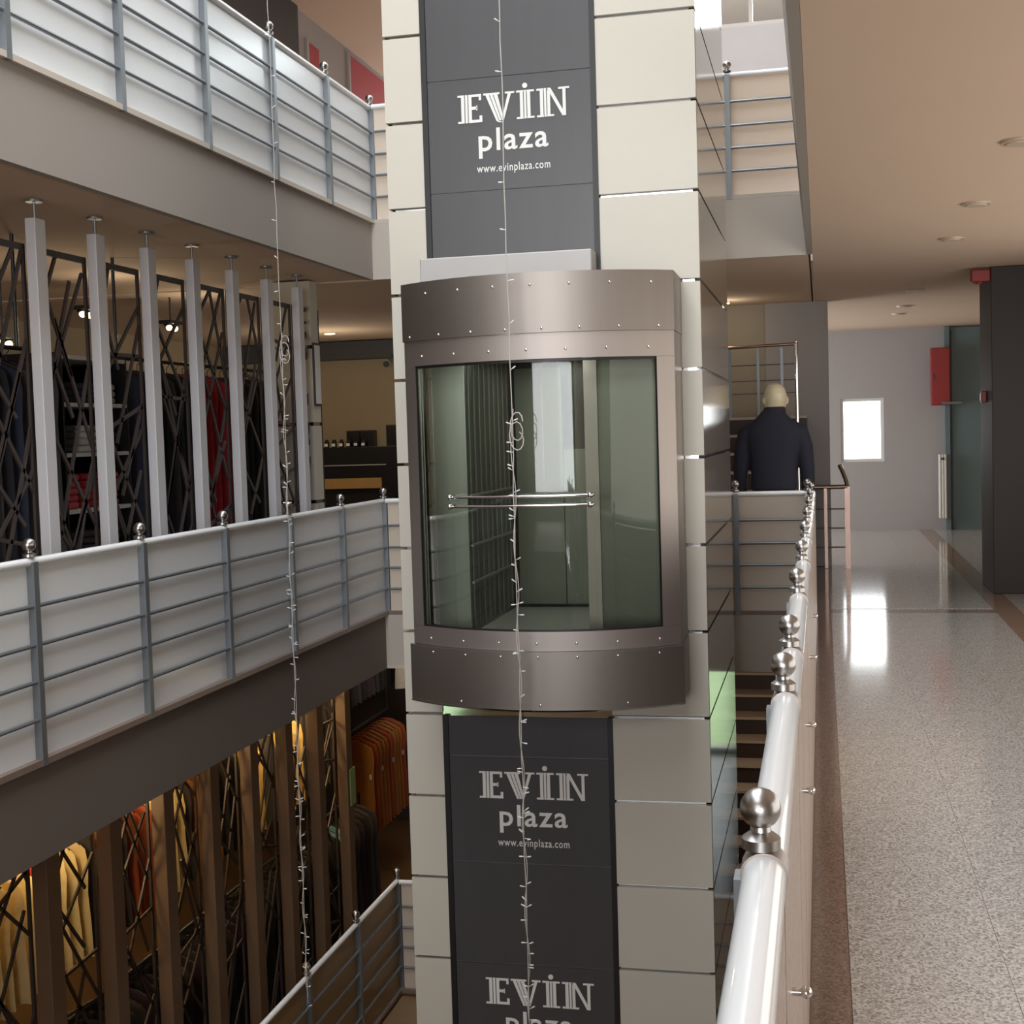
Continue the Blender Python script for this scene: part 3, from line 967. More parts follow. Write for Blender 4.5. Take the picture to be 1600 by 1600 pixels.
# middle level: white posts on rods
for k in range(7):
    y = 6.45 + 0.61 * k
    t = thing('white_post', '%s tall white post from the left hanging on a rod over the middle railing' % ORD[k], 'post', (-4.04, y, 0.0), 'white posts of the middle shop front')
    MB().box(-4.07, -4.01, y - 0.05, y + 0.05, 0.0, 2.715).build('shaft', M['white_fin'], t, bevel=0.004)
    MB().tube([(-4.04, y, 2.715), (-4.04, y, 2.80)], 0.008, 8).build('rod', M['bar'], t, True)
    MB().lathe((-4.04, y, 2.803), [(0.045, 0), (0.045, 0.011)], 14).build('ceiling_plate', M['bar'], t, True)
for k in range(-1, 7):
    y = 6.45 + 0.61 * k + 0.305
    t = thing('lattice_screen', ('dark lattice screen at the left edge before the first white post' if k < 0 else
              'dark lattice screen just right of the %s white post' % ORD[k]), 'screen', (-4.1, y, 0.0), 'dark lattice screens between the white posts')
    d = 0.56
    z0, z1 = 0.02, 2.585
    for n_, b in (('frame_bar', (-4.108, -4.092, y - d / 2, y - d / 2 + 0.02, z0, z1)), ('frame_bar', (-4.108, -4.092, y + d / 2 - 0.02, y + d / 2, z0, z1)),
                  ('frame_bar', (-4.108, -4.092, y - d / 2 + 0.02, y + d / 2 - 0.02, z1 - 0.035, z1)), ('frame_bar', (-4.108, -4.092, y - d / 2 + 0.02, y + d / 2 - 0.02, 0.0, z0 + 0.03))):
        MB().box(*b).build(n_, M['lattice'], t)
    lm = lattice_mesh(100 + k, d - 0.03, z0 + 0.02, z1 - 0.02)
    lm.v = [(-4.1 + a, y + b, c) for a, b, c in lm.v]
    o = lm.build('lattice', M['lattice'], t)
    o['kind'] = 'stuff'
# lowest level: tan posts
for k in range(8):
    y = 6.27 + 0.65 * k
    t = thing('tan_post', '%s tan post from the left below the middle railing' % ORD[k], 'post', (-4.05, y, -H), 'tan posts of the lowest shop front')
    MB().box(-4.10, -4.01, y - 0.065, y + 0.065, -H, -0.47).build('shaft', M['tan_fin'], t, bevel=0.004)
    MB().box(-4.085, -4.025, y - 0.045, y + 0.045, -0.47, -0.408).build('head', M['tan_fin'], t)
for k in range(-1, 7):
    y = 6.27 + 0.65 * k + 0.325
    t = thing('lattice_screen', ('black lattice screen at the left edge before the first tan post' if k < 0 else
              'black lattice screen just right of the %s tan post' % ORD[k]), 'screen', (-4.13, y, -H), 'black lattice screens between the tan posts')
    d = 0.56
    z0, z1 = -H + 0.02, -0.5
    for b in ((-4.138, -4.122, y - d / 2, y - d / 2 + 0.02, z0, z1), (-4.138, -4.122, y + d / 2 - 0.02, y + d / 2, z0, z1),
              (-4.138, -4.122, y - d / 2 + 0.02, y + d / 2 - 0.02, z1 - 0.03, z1), (-4.138, -4.122, y - d / 2 + 0.02, y + d / 2 - 0.02, -H, z0 + 0.03)):
        MB().box(*b).build('frame_bar', M['lattice'], t)
    lm = lattice_mesh(300 + k, d - 0.03, z0 + 0.02, z1 - 0.02, 0.018)
    lm.v = [(-4.13 + a, y + b, c) for a, b, c in lm.v]
    o = lm.build('lattice', M['lattice'], t)
    o['kind'] = 'stuff'

cp = thing('clad_pillar', 'narrow cream clad pillar end at the right of the last white post', 'pillar', (-4.22, 10.46, 0.0))
for a, b in ((0.0, 0.42), (0.45, 0.98), (1.01, 1.62), (1.65, 2.25), (2.28, 2.80)):
    MB().box(-4.38, -4.05, 10.40, 10.56, a, b).build('cladding_panel', M['tile'], cp)
MB().box(-4.37, -4.06, 10.41, 10.55, 0.0, 2.80).build('core', M['chrome'], cp)
nb = thing('notice_board', 'slim white framed notice on the clad pillar end', 'notice', (-4.03, 10.47, 1.78))
MB().box(-4.049, -4.036, 10.41, 10.55, 1.78, 2.30).build('frame', M['lattice'], nb)
MB().box(-4.035, -4.031, 10.425, 10.535, 1.80, 2.28).build('sheet', M['white'], nb)


# ---------------------------------------------------------------- clothes
def garment_mesh(seed, L, w, flare, t=0.03):
    r_ = random.Random(seed)
    m = MB()
    rings = []
    prof = [(-0.075, 0.05, .5), (-0.09, 0.085, .6), (-0.125, w * .78, .7), (-0.16, w * .96, .8), (-0.26, w * 1.04, 1.0), (-0.45, w * .98, 1.0), (-0.45 - (L - .45) * .5, w * (1 + flare * .5), 1.05), (-L, w * (1 + flare), 1.1)]
    ph = r_.uniform(0, 6)
    for i, (z, hw_, kt) in enumerate(prof):
        ring = []
        n = 14
        for q in range(n):
            a = 2 * math.pi * q / n
            fold = 1 + 0.28 * math.sin(3 * a + ph) * min(1, -z / L * 1.6)
            ring.append((hw_ * math.copysign(abs(math.cos(a)) ** 0.8, math.cos(a)), t * kt * fold * math.sin(a) + 0.012 * math.sin(ph + 4 * z) * (-z), z + r_.uniform(-.006, .006) * (i > 4)))
        rings.append(ring)
    return m.loft(rings)


hg = MB().tube([(0, 0, 0.012), (0.012, 0, 0.022), (0.022, 0, 0.01), (0.016, 0, -0.01), (0, 0, -0.025), (0, 0, -0.07)], 0.003, 5)
hg.tube([(-0.19, 0, -0.135), (-0.08, 0, -0.085), (0, 0, -0.068), (0.08, 0, -0.085), (0.19, 0, -0.135)], 0.006, 5)
HANGER = hg.mesh('hanger', M['rack'], True)
TAGM = MB().box(-0.012, 0.012, -0.003, 0.003, -0.05, 0.0).mesh('price_tag', M['white'])
GM = {}


def garment(x, y, z, colr, L, label, group, kind='garment', w=0.23, flare=0.08, rz=0.0, tagged=False):
    sd = rg.randrange(3)
    key = (colr, round(L, 2), round(w, 2), sd)
    if key not in GM:
        me = garment_mesh(sd + 5, L, w, flare).mesh(kind, M[colr], True)
        GM[key] = me
    o = inst(GM[key], kind, None, (x, y, z), rz)
    tag(o, label, 'clothing', group)
    h = bpy.data.objects.new('hanger', HANGER)
    COL.objects.link(h)
    h.parent = o
    if tagged:
        g_ = bpy.data.objects.new('price_tag', TAGM)
        COL.objects.link(g_)
        g_.parent = o
        g_.location = (w * 0.9, -0.045, -0.42)
    return o


def rack(label, x, y0, y1, z, zf, legs):
    """a rail on rods: zf above z = hung from the ceiling, below = on plain legs"""
    t = thing('clothes_rack', label, 'rack', (x, (y0 + y1) / 2, min(z, zf)))
    MB().tube([(x, y0, z), (x, y1, z)], 0.014, 8).build('hanging_rail', M['rack'], t, True)
    for y in legs:
        MB().tube([(x, y, z + (0.012 if zf > z else -0.012)), (x, y, zf)], 0.012, 8).build('rod' if zf > z else 'leg', M['rack'], t, True)
    return t


def nth(i):
    return ['first', 'second', 'third', 'fourth', 'fifth', 'sixth', 'seventh', 'eighth', 'ninth', 'tenth'][i] if i < 10 else '%dth' % (i + 1)


def gap_of(x, y, low):
    """which gap of the post row the garment is seen through from the gallery opposite"""
    yy = y * 4.05 / abs(x)
    k = int(math.floor((yy - (6.27 if low else 6.45)) / (0.65 if low else 0.61)))
    kind = 'tan' if low else 'white'
    if k < 0:
        return 'left of the first %s post' % kind
    if k >= (7 if low else 6):
        return 'right of the last %s post' % kind
    return 'right of the %s %s post' % (ORD[k], kind)


def fill(x, y0, y1, z, step, pick, L, low, w=0.23, extra=''):
    y = y0
    seen = {}
    while y < y1:
        c, what, grp = pick(y)
        g_ = gap_of(x, y, low)
        i = seen.get((what, g_), 0)
        seen[(what, g_)] = i + 1
        garment(x + rg.uniform(-.015, .015), y, z, c, L, '%s %s%s in the gap %s' % (nth(i), what, extra, g_), grp, w=w, rz=rg.uniform(-.05, .05))
        y += step


RX = -4.8
rack('black clothes rail hung from the ceiling at the left edge of the middle shop', RX, 6.1, 7.50, 2.12, CEIL + 0.012, (6.2, 7.4))
rack('long black clothes rail hung behind the white posts of the middle shop', RX, 8.50, 11.75, 2.12, CEIL + 0.012, (8.6, 10.55, 11.7))


def pick_mid(y):
    if 9.35 < y < 9.95 and rg.random() < 0.75:
        return 'c_red', 'dark red garment', 'red garments on the long rail'
    return rg.choice(('c_black', 'c_black', 'c_navy', 'c_char')), 'dark coat', 'dark coats on the long rail'


fill(RX, 6.15, 7.46, 2.105, 0.115, lambda y: (rg.choice(('c_black', 'c_navy', 'c_char')), 'dark coat', 'dark coats on the left rail'), 1.25, False)
fill(RX, 8.55, 11.72, 2.105, 0.115, pick_mid, 1.3, False)
rack('low black rack under the dark coats behind the white posts', -4.52, 8.5, 11.3, 0.75, 0.0, (8.44, 11.36))
fill(-4.52, 8.55, 11.28, 0.735, 0.16, lambda y: (rg.choice(('c_black', 'c_char', 'c_navy')), 'short dark garment', 'short dark garments on the low rack'), 0.6, False, w=0.2, extra=' low')

su = thing('shelf_unit', 'black shelf unit with white boards and folded clothes behind the first and second posts', 'shelf', (-4.85, 7.98, 0.0))
MB().box(-5.06, -5.04, 7.58, 8.40, 0.0, 2.1).build('back_panel', M['rack'], su)
for y in (7.58, 8.38):
    MB().box(-5.039, -4.62, y, y + 0.02, 0.0, 2.1).build('side_panel', M['rack'], su)
SZ = (0.35, 0.75, 1.08, 1.44, 1.76, 2.06)
for z in SZ:
    MB().box(-5.039, -4.62, 7.601, 8.379, z, z + 0.025).build('shelf_board', M['white'], su)


def folded_mesh(seed):
    r_ = random.Random(seed)
    m = MB()
    rings = []
    for i, (kx, z) in enumerate(((.92, 0), (1.0, .012), (1.0, .032), (.94, .042))):
        ring = []
        for q in range(16):
            a = 2 * math.pi * q / 16
            c, s_ = math.cos(a), math.sin(a)
            ring.append((.15 * kx * math.copysign(abs(c) ** .35, c), .11 * kx * math.copysign(abs(s_) ** .35, s_), z + r_.uniform(-.002, .002)))
        rings.append(ring)
    return m.loft(rings)


FM = {}
for sz, cols, nn, board in ((1.08, ('c_pink', 'c_red', 'c_pink'), 5, 'middle'), (1.44, ('c_char', 'c_white', 'c_black'), 4, 'upper'),
                            (1.76, ('c_black', 'c_navy', 'c_white'), 3, 'top'), (0.75, ('c_black', 'c_char', 'c_navy'), 4, 'low')):
    for j, y in enumerate((7.74, 7.99, 8.24)):
        c = cols[j]
        if c not in FM:
            FM[c] = folded_mesh(j).mesh('folded_garment', M[c], True)
        hue = dict(c_pink='pink', c_red='red', c_white='white').get(c, 'dark')
        for k in range(nn):
            lay = 'bottom' if k == 0 else 'top' if k == nn - 1 else nth(k) + ' from below'
            tag(inst(FM[c], 'folded_garment', None, (-4.82 + rg.uniform(-.01, .01), y, sz + 0.0265 + 0.0445 * k), rg.uniform(-.05, .05)),
                '%s folded garment, %s, in the %s pile on the %s shelf board' % (hue, lay, ('left', 'centre', 'right')[j], board), 'clothing', 'folded clothes on the %s board' % board)

# spot lamps of the middle shop
for lab, y, z in (('twin spot lamp glowing behind the first lattice on the left', 8.465, 2.25), ('twin spot lamp glowing between the first and second white posts', 9.576, 2.54), ('twin spot lamp glowing between the third and fourth white posts', 11.0, 2.535)):
    t = thing('spot_lamp', lab, 'lamp', (-5.6, y, z))
    MB().tube([(-5.6, y, z + 0.06), (-5.6, y, CEIL + 0.012)], 0.008, 8).build('stem', M['rack'], t, True)
    MB().box(-5.66, -5.54, y - 0.11, y + 0.11, z + 0.03, z + 0.06).build('body', M['rack'], t)
    for dy in (-0.055, 0.055):
        hd = MB().tube([(-5.6, y + dy, z + 0.03), (-5.585, y + dy - 0.012, z)], 0.034, 12).build('head', M['rack'], t, True)
        MB().ball((-5.578, y + dy - 0.018, z - 0.006), 0.026, 12, 8).build('bulb', M['lamp_on'], hd, True)
    lamp('spot_glow', (-5.3, y - 0.1, z - 0.12), 5, (1.0, 0.84, 0.6))

# lowest shop
rack('upper clothes rail hung in the lowest shop behind the tan posts', -4.8, 6.4, 12.4, -0.86, -0.407, (6.5, 9.1, 12.3))
rack('lower clothes rack on legs in the lowest shop behind the tan posts', -4.55, 6.4, 12.4, -2.0, -H, (6.3, 12.5))


def pick_low(y):
    if 6.95 < y < 7.12:
        return 'c_red', 'bright red garment', 'garments on the upper rail of the lowest shop'
    for c, what, spans in (('c_cream', 'cream garment', ((6, 7.55), (8.45, 8.9))), ('c_yellow', 'yellow garment', ((9.85, 10.4), (10.6, 11.15))), ('c_rust', 'rust red garment', ((8.1, 8.45),)),
                           ('c_brown', 'brown garment', ((7.7, 8.0), (9.0, 9.5)))):
        if any(p < y < q for p, q in spans):
            return c, what, 'garments on the upper rail of the lowest shop'
    return 'c_char', 'charcoal garment', 'garments on the upper rail of the lowest shop'


fill(-4.8, 6.45, 12.35, -0.875, 0.12, pick_low, 0.85, True, extra=', upper rail,')


def pick_low2(y):
    if y < 7.1:
        return 'c_cream', 'cream garment', 'garments on the lower rack of the lowest shop'
    if 11.4 < y < 11.65:
        return 'c_blue', 'pale blue garment', 'garments on the lower rack of the lowest shop'
    return rg.choice(('c_black', 'c_purple', 'c_char', 'c_black')), 'dark garment', 'garments on the lower rack of the lowest shop'


fill(-4.55, 6.45, 12.35, -2.015, 0.12, pick_low2, 1.05, True, extra=', lower rack,')
rack('short rail of brown garments hung beside the lift on the lowest level', -4.75, 12.85, 14.1, -1.5, -0.407, (12.9, 14.05))
for j in range(10):
    garment(-4.75, 12.93 + 0.12 * j, -1.515, ('c_brown', 'c_rust', 'c_brown', 'c_brown')[j % 4], 1.05, '%s %s garment from the left on the short rail' % (nth(j), 'rust' if j % 4 == 1 else 'brown'), 'brown garments on the short rail', w=0.22, rz=rg.uniform(-.07, .07), tagged=j % 3 == 0)
rack('high black rail behind the brown garments', -5.15, 12.85, 15.2, -0.55, -0.407, (12.9, 15.1))
for j in range(15):
    garment(-5.15, 12.95 + 0.15 * j, -0.565, rg.choice(('c_black', 'c_char', 'c_purple')), 0.8, '%s black garment from the left on the high rail behind the brown garments' % nth(j), 'black garments on the high rail', w=0.22, rz=rg.uniform(-.07, .07), tagged=j % 4 == 0)
garment(-4.62, 14.55, -0.60, 'c_white', 0.75, 'pale patterned blouse hanging high at the right end of the lowest shop', None, w=0.17, rz=0.5)
tag(MB().box(-4.009, -4.0, 10.80, 10.92, -1.66, -1.34).build('price_card', M['lime']), 'pale green card on the last tan post', 'card')
for i, (x, y, z, p) in enumerate(((-4.45, 6.9, -0.62, 13), (-4.45, 8.3, -0.62, 8), (-4.42, 10.1, -0.6, 15), (-4.42, 10.9, -0.6, 15), (-6.3, 9.0, -0.7, 14), (-4.3, 13.6, -0.7, 9), (-0.8, 12.4, -0.7, 9))):  # the last spot is added to brighten the lower stairs
    t = thing('spot_lamp', ['round ceiling spot over the cream garments at the left edge', 'round ceiling spot over the rust garments', 'round ceiling spot over the first yellow garments', 'round ceiling spot over the second yellow garments', 'round ceiling spot deep in the lowest shop', 'round ceiling spot in front of the brown garments', 'added ceiling spot brightening the lowest stairs'][i], 'lamp', (x, y, -0.407))
    MB().lathe((x, y, -0.442), [(0.05, 0), (0.055, 0.034)], 14).build('ring', M['rack'], t, True)
    MB().lathe((x, y, -0.452), [(0.036, 0), (0.036, 0.0095)], 14).build('lens', M['lamp_on'], t, True)
    lamp('shop_glow', (x, y, z - 0.08), p, (1.0, 0.72, 0.36) if i < 5 else (1.0, 0.86, 0.68), 0.08)

# ---------------------------------------------------------------- far end of the middle left gallery
ct = thing('display_counter', 'black display counter with a tan wood front board at the far left gallery end', 'counter', (-5.8, 16.5, 0.0))
MB().box(-6.45, -5.25, 16.3, 16.7, 0.0, 1.40).build('carcass', M['rack'], ct, bevel=0.006)
MB().box(-6.42, -5.40, 16.285, 16.299, 1.16, 1.175).build('shelf_lip', M['aluminium'], ct)
MB().box(-6.40, -5.46, 16.26, 16.299, 0.87, 1.0).build('front_board', M['wood'], ct)
MB().box(-6.40, -5.30, 16.27, 16.299, 0.05, 0.80).build('front_panel', M['black'], ct)
for x, w, h, lab in ((-5.86, 0.11, 0.21, 'left one of two black boxes on the counter'), (-5.67, 0.11, 0.21, 'right one of two black boxes on the counter'), (-5.34, 0.09, 0.27, 'tall dark box at the right end of the counter')):
    t = thing('display_box', lab, 'box', (x, 16.45, 1.40))
    MB().box(x - w * .8, x + w * .8, 16.38, 16.52, 1.40, 1.40 + h).build('body', M['black'], t, bevel=0.005)
    MB().box(x - w * .7, x + w * .7, 16.372, 16.3795, 1.43, 1.38 + h).build('front_sheet', M['cab_dark'], t)
for j in range(7):
    x = -6.30 + 0.1 * j
    t = thing('small_jar', '%s small dark jar from the left in the row on the counter' % nth(j), 'jar', (x, 16.335, 1.40), 'jars in a row on the counter')
    MB().lathe((x, 16.335, 1.40), [(0.03, 0), (0.032, 0.01), (0.032, 0.075), (0.02, 0.085), (0.02, 0.1)], 12).build('body', M['black'], t, True)
    MB().box(x - 0.022, x + 0.022, 16.298, 16.303, 1.415, 1.45).build('label', M['white'], t)
cc = thing('security_camera', 'small security camera under the dark beam above the counter', 'camera', (-5.45, 16.85, 2.52))
MB().tube([(-5.45, 16.899, 2.58), (-5.45, 16.82, 2.58), (-5.45, 16.80, 2.55)], 0.018, 8).build('bracket', M['bar'], cc, True)
MB().tube([(-5.45, 16.88, 2.50), (-5.47, 16.68, 2.46)], 0.05, 12).build('body', M['aluminium'], cc, True)
MB().tube([(-5.47, 16.679, 2.46), (-5.472, 16.66, 2.456)], 0.042, 12).build('lens', M['black'], cc, True)


def ceiling_light(label, x, y, lit, r=0.085, z=CEIL, group=None):
    t = thing('ceiling_light', label, 'ceiling light', (x, y, z), group)
    MB().lathe((x, y, z - 0.012), [(r, 0), (r * 1.05, 0.0115)], 24).build('ring', M['ring'], t, True)
    MB().lathe((x, y, z - 0.018), [(r * .72, 0), (r * .76, 0.0055)], 24).build('lens', M['lamp_on'] if lit else M['lamp_off'], t, True)
    return t


ceiling_light('lit round ceiling light above the dark counter', -5.816, 15.558, True)
lamp('counter_glow', (-5.816, 15.2, 2.2), 16, (1.0, 0.86, 0.66))
ceiling_light('lit round ceiling light beside the right edge of the lift shaft', -0.947, 14.18, True, 0.06)
lamp('stair_glow', (-0.947, 14.0, 2.6), 3, (1.0, 0.88, 0.7))
for lab, y in (('unlit round ceiling light nearest to the viewer at the right edge', 6.768), ('second unlit round ceiling light from the viewer', 8.59), ('third unlit round ceiling light from the viewer', 10.149), ('fourth unlit round ceiling light beyond the pillar', 13.87), ('fifth unlit round ceiling light near the far wall', 15.742), ('last unlit round ceiling light before the far wall', 16.81)):
    ceiling_light(lab, 0.93, y, False, group='unlit ceiling lights over the corridor')

# ---------------------------------------------------------------- topmost left gallery
for lab, y0, y1, z0, z1 in (('large red sign board on the topmost shop front', 15.80, 18.2, 5.68, 6.17), ('small red sign board left of the large one on the topmost level', 14.42, 14.75, 5.68, 5.95)):
    t = thing('sign_board', lab, 'sign', (-5.52, (y0 + y1) / 2, z0))
    MB().box(-5.535, -5.515, y0, y1, z0, z1).build('face', M['sign_red'], t)
    MB().box(-5.538, -5.505, y0 - 0.05, y0 - 0.001, 3.23 if y1 > 16 else z0, z1 + 0.03).build('mullion', M['aluminium'], t)

# ---------------------------------------------------------------- stairs at the far side
def stairs(label, x0, x1, y0, z0, n, run, rise):
    t = thing('staircase', label, 'stairs', ((x0 + x1) / 2, y0, z0))
    for k in range(n):
        y = y0 + run * k
        y1 = 14.59 if k == n - 1 else y + run - 0.0005
        st = MB().box(x0, x1, y, y1, z0, z0 + rise * (k + 1) - 0.026).build('step', M['stair'], t)
        MB().box(x0, x1, y - 0.022, y1, z0 + rise * (k + 1) - 0.025, z0 + rise * (k + 1)).build('tread', M['nosing'], st)
    return t


stairs('dark stairs with pale nosings behind the mannequin', -1.75, -0.14, 11.9, 0.0005, 9, 0.28, 0.178)
stairs('dark stairs with pale nosings on the lowest level beneath the far railing', -1.75, -0.25, 11.2, -H + 0.0005, 12, 0.28, 0.178)
gd = thing('stair_guard', 'thin bronze guard rail on the stair landing above the mannequin', 'railing', (-0.9, 14.0, 1.603))
MB().tube([(-1.7, 14.0, 2.30), (-0.22, 14.0, 2.33)], 0.016, 10).build('top_rail', M['copper'], gd, True)
for x in (-1.4, -0.9, -0.616, -0.378):
    MB().box(x - 0.014, x + 0.014, 13.994, 14.006, 1.603, 2.30).build('post', M['bar'], gd)
for z in (2.13, 1.97, 1.84):
    MB().tube([(-1.7, 14.0, z), (-0.21, 14.0, z)], 0.006, 8).build('bar', M['bar'], gd, True)
po = thing('chrome_pole', 'upright bright chrome pole behind the right shoulder of the mannequin', 'pole', (-0.195, 11.81, 0.0))
PX, PY = -0.195, 11.81
MB().tube([(PX, PY, 0.0), (PX, PY, 2.22)], 0.0155, 12).build('tube', M['chrome'], po, True)
MB().ball((PX, PY, 2.22), 0.0165, 12, 8).build('cap', M['chrome'], po, True)
MB().lathe((PX, PY, 0.0), [(0.05, 0), (0.05, 0.01), (0.02, 0.02)], 16).build('base_plate', M['chrome'], po, True)
g2 = thing('stair_guard', 'low bronze guard rail with a rising handrail end beside the bright window', 'railing', (0.15, 14.4, 0.0))
MB().tube([(-0.15, 14.4, 0.85), (0.26, 14.4, 0.85)], 0.024, 12).build('top_rail', M['copper'], g2, True)
MB().tube([(0.26, 14.4, 0.852), (0.245, 14.42, 0.92), (0.21, 14.46, 1.02), (0.185, 14.5, 1.07)], 0.024, 12).build('handrail_end', M['chrome'], g2, True)
for x, w in ((0.035, 0.016), (0.255, 0.026)):
    MB().box(x - w, x + w, 14.38, 14.42, 0.0, 0.84).build('post', M['copper'], g2)
for z in (0.62, 0.42, 0.22):
    MB().tube([(-0.15, 14.4, z), (0.255, 14.4, z)], 0.008, 8).build('bar', M['copper'], g2, True)

# ---------------------------------------------------------------- corridor fittings
fc = thing('fire_cabinet', 'tall red fire hose cabinet high on the far wall', 'cabinet', (1.6, 19.25, 1.72))
MB().box(1.475, 1.72, 19.16, 19.355, 1.72, 2.50).build('body', M['red_paint'], fc, bevel=0.008)
MB().box(1.49, 1.705, 19.148, 19.1595, 1.74, 2.48).build('door', M['red_paint'], fc)
MB().box(1.50, 1.515, 19.138, 19.1475, 2.06, 2.14).build('handle', M['chrome'], fc)
ra = thing('radiator', 'narrow white column radiator on the far wall below the red cabinet', 'radiator', (1.62, 19.3, 0.16))
for j, x in enumerate((1.565, 1.60, 1.635)):
    MB().box(x, x + 0.031, 19.22, 19.34, 0.17, 1.05).build('column', M['radiator'], ra, bevel=0.012)
for z in (0.25, 0.97):
    MB().tube([(1.57, 19.28, z), (1.66, 19.28, z)], 0.024, 10).build('header', M['radiator'], ra, True)
    MB().box(1.60, 1.625, 19.34, 19.5, z - 0.02, z + 0.02).build('wall_bracket', M['bar'], ra)
MB().tube([(1.615, 19.215, 0.99), (1.615, 19.20, 0.99)], 0.018, 10).build('valve', M['black'], ra, True)
ab = thing('fire_alarm', 'small red alarm box under the ceiling at the left of the dark pillar', 'alarm', (1.35, 12.2, 2.67))
MB().box(1.27, 1.429, 12.155, 12.26, 2.68, 2.785).build('body', M['red_dark'], ab, bevel=0.012)
MB().lathe((1.34, 12.2, 2.665), [(0.03, 0), (0.035, 0.0145)], 14).build('sounder', M['red_dark'], ab, True)
cpnt = thing('call_point', 'small red call point half way up the dark pillar', 'alarm', (1.42, 12.55, 1.65))
MB().box(1.385, 1.429, 12.52, 12.62, 1.655, 1.755).build('body', M['red_dark'], cpnt, bevel=0.006)
MB().box(1.379, 1.3845, 12.54, 12.60, 1.675, 1.735).build('push_plate', M['white'], cpnt)


# ---------------------------------------------------------------- mannequin in a navy jacket, seen from behind
def ell(cx, cy, z, a, b, n=20, p=1.0, tilt=0.0):
    out = []
    for q in range(n):
        t = 2 * math.pi * q / n
        c, s_ = math.cos(t), math.sin(t)
        out.append((cx + a * math.copysign(abs(c) ** p, c), cy + b * math.copysign(abs(s_) ** p, s_), z + tilt * s_))
    return out


def remeshed(mb, name, m, parent, voxel, smooth_it):
    o = mb.build(name, m, parent, True)
    r_ = o.modifiers.new('remesh', 'REMESH')
    r_.mode = 'VOXEL'
    r_.voxel_size = voxel
    r_.use_smooth_shade = True
    s_ = o.modifiers.new('smooth', 'SMOOTH')
    s_.iterations = smooth_it
    s_.factor = 0.5
    dg = bpy.context.evaluated_depsgraph_get()
    me = bpy.data.meshes.new_from_object(o.evaluated_get(dg))
    me.name = name
    o.modifiers.clear()
    o.data = me
    if not me.materials:
        me.materials.append(m)
    return o


MX, MY, MZ = -0.385, 11.3, 0.02
mq = thing('mannequin', 'bald cream shop mannequin in a navy jacket seen from behind at the far railing', 'mannequin', (MX, MY, 0.0))
b = MB()
# head: turned a little to the left, facing away
hx, hy = MX + 0.02, MY + 0.02
b.loft([ell(hx - .016, hy + .03, 1.575, .045, .06), ell(hx - .012, hy + .035, 1.605, .075, .095), ell(hx - .006, hy + .024, 1.655, .09, .112), ell(hx, hy + .01, 1.715, .098, .122),
        ell(hx, hy, 1.765, .096, .12), ell(hx, hy - .004, 1.81, .082, .105), ell(hx, hy - .006, 1.842, .056, .074), ell(hx, hy - .006, 1.858, .02, .028)])
b.loft([ell(hx, MY - .005, 1.50, .085, .08), ell(hx, MY, 1.57, .07, .072), ell(hx, MY + .004, 1.62, .066, .07), ell(hx, MY + .01, 1.70, .062, .068)])
fdir = Vector((-0.34, 0.94, 0))
fr = Vector((0.94, 0.34, 0))
hc = Vector((hx, hy, 0))
nz = hc + fdir * 0.122
b.loft([[tuple(nz + fr * dx * s_ + fdir * dy * s_ + Vector((0, 0, z))) for dx, dy in ((-.012, -.02), (.012, -.02), (.008, .018), (-.008, .018))] for z, s_ in ((1.685, 1.0), (1.70, 1.1), (1.745, .5))])
for sg in (-1, 1):
    e = hc + fr * sg * 0.096 - fdir * 0.012
    b.loft([[tuple(e + fdir * .018 * s_ * math.cos(t * math.pi / 5) + fr * sg * (.006 + .010 * s_ * math.sin(t * math.pi / 5)) + Vector((0, 0, z))) for t in range(10)] for z, s_ in ((1.68, .5), (1.70, 1.0), (1.725, 1.15), (1.74, .6))])
    br = hc + fdir * 0.105 + fr * sg * 0.036
    b.ball((br.x, br.y, 1.745), 0.014, 10, 6)
mo = hc + fdir * 0.118
b.ball((mo.x, mo.y, 1.655), 0.016, 10, 6)
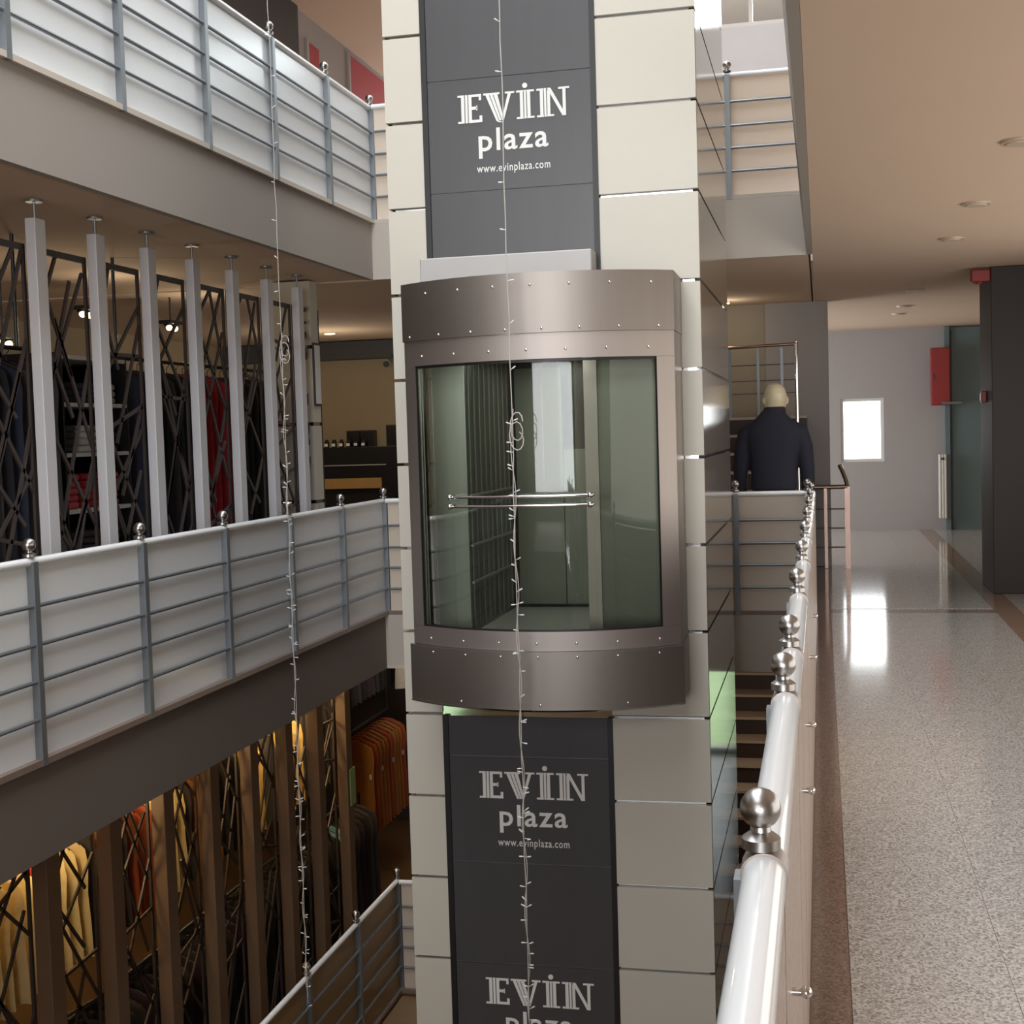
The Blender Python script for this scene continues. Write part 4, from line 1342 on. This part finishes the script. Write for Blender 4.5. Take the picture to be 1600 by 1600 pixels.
# trunk, legs and feet
b.loft([ell(MX, MY, z, a_, d_, p=.85) for z, a_, d_ in ((0.84, .155, .10), (0.95, .165, .105), (1.05, .145, .095), (1.2, .15, .10), (1.34, .17, .105), (1.45, .16, .09), (1.5, .12, .075), (1.55, .07, .06))])
for sg in (-1, 1):
    lx = MX + sg * 0.085
    b.loft([ell(lx, MY + dy, z, a_, a_ * 1.05) for z, a_, dy in ((0.95, .082, 0), (0.75, .075, 0), (0.52, .055, .005), (0.45, .052, .005), (0.33, .053, -.012), (0.12, .034, -.012), (0.06, .036, -.005), (0.03, .036, .0))])
    b.loft([ell(lx + sg * .01 * k, MY - .03 + .05 * k, 0.05 - .004 * k, .036 - .001 * k, .03, tilt=0) for k in range(1)] + [ell(lx, MY + .03, 0.03, .04, .09), ell(lx, MY + .035, 0.021, .038, .095)])
    sx = MX + sg * 0.17
    arm = [(sx, MY, 1.46), (MX + sg * .215, MY, 1.40), (MX + sg * .245, MY - .01, 1.18), (MX + sg * .252, MY + .02, 1.0), (MX + sg * .25, MY + .04, 0.93)]
    b.tube(arm, [.055, .052, .042, .030, .026], 12)
    hd = Vector((MX + sg * .25, MY + .045, 0.90))
    b.loft([[tuple(hd + Vector((sg * .014 * c, .036 * s_ * w_, z))) for c, s_ in [(math.cos(t * math.pi / 5), math.sin(t * math.pi / 5)) for t in range(10)]] for z, w_ in ((.035, .75), (.0, 1.0), (-.05, 1.05))])
    for j, (dy, ln) in enumerate(((-.028, .062), (-.009, .078), (.010, .083), (.029, .072))):
        b.tube([hd + Vector((0, dy, -.04)), hd + Vector((-sg * .004, dy * 1.08, -.04 - ln * .5)), hd + Vector((-sg * .014, dy * 1.1, -.04 - ln))], [.0092, .0085, .0065], 8)
    b.tube([hd + Vector((0, .03, .005)), hd + Vector((-sg * .012, .05, -.02)), hd + Vector((-sg * .018, .058, -.05))], [.011, .010, .0075], 8)
remeshed(b, 'body', M['skin'], mq, 0.009, 3)
j = MB()
j.loft([ell(MX, MY, z, a_, d_, 24, p=.8) for z, a_, d_ in ((0.975, .186, .145), (1.0, .189, .147), (1.1, .183, .142), (1.2, .190, .138), (1.32, .215, .142), (1.42, .232, .138), (1.48, .222, .13), (1.525, .19, .118), (1.565, .145, .105), (1.60, .11, .096), (1.63, .088, .09))])
j.loft([ell(hx - .004, MY + .004, z, a_, d_, 20) for z, a_, d_ in ((1.55, .098, .094), (1.62, .09, .09), (1.662, .088, .088))])
for sg in (-1, 1):
    j.tube([(MX + sg * .14, MY, 1.495), (MX + sg * .212, MY, 1.452), (MX + sg * .248, MY - .005, 1.33), (MX + sg * .268, MY - .012, 1.16), (MX + sg * .276, MY + .012, 1.02), (MX + sg * .272, MY + .035, 0.935)], [.06, .076, .072, .062, .054, .049], 16)
remeshed(j, 'jacket', M['navy'], mq, 0.010, 4)
tr = MB()
tr.loft([ell(MX, MY, z, a_, d_, 24, p=.85) for z, a_, d_ in ((0.80, .172, .125), (0.9, .176, .128), (0.99, .170, .122))])
for sg in (-1, 1):
    lx = MX + sg * 0.088
    tr.loft([ell(lx, MY + dy, z, a_, a_ * 1.08, 20) for z, a_, dy in ((0.92, .088, 0), (0.75, .086, 0), (0.5, .070, .004), (0.3, .066, -.006), (0.11, .062, -.006))])
remeshed(tr, 'trousers', M['greycloth'], mq, 0.011, 3)
MB().lathe((MX, MY, 0.0), [(0.19, 0), (0.19, 0.012), (0.17, 0.018)], 28).build('stand_plate', M['chrome'], mq, True)
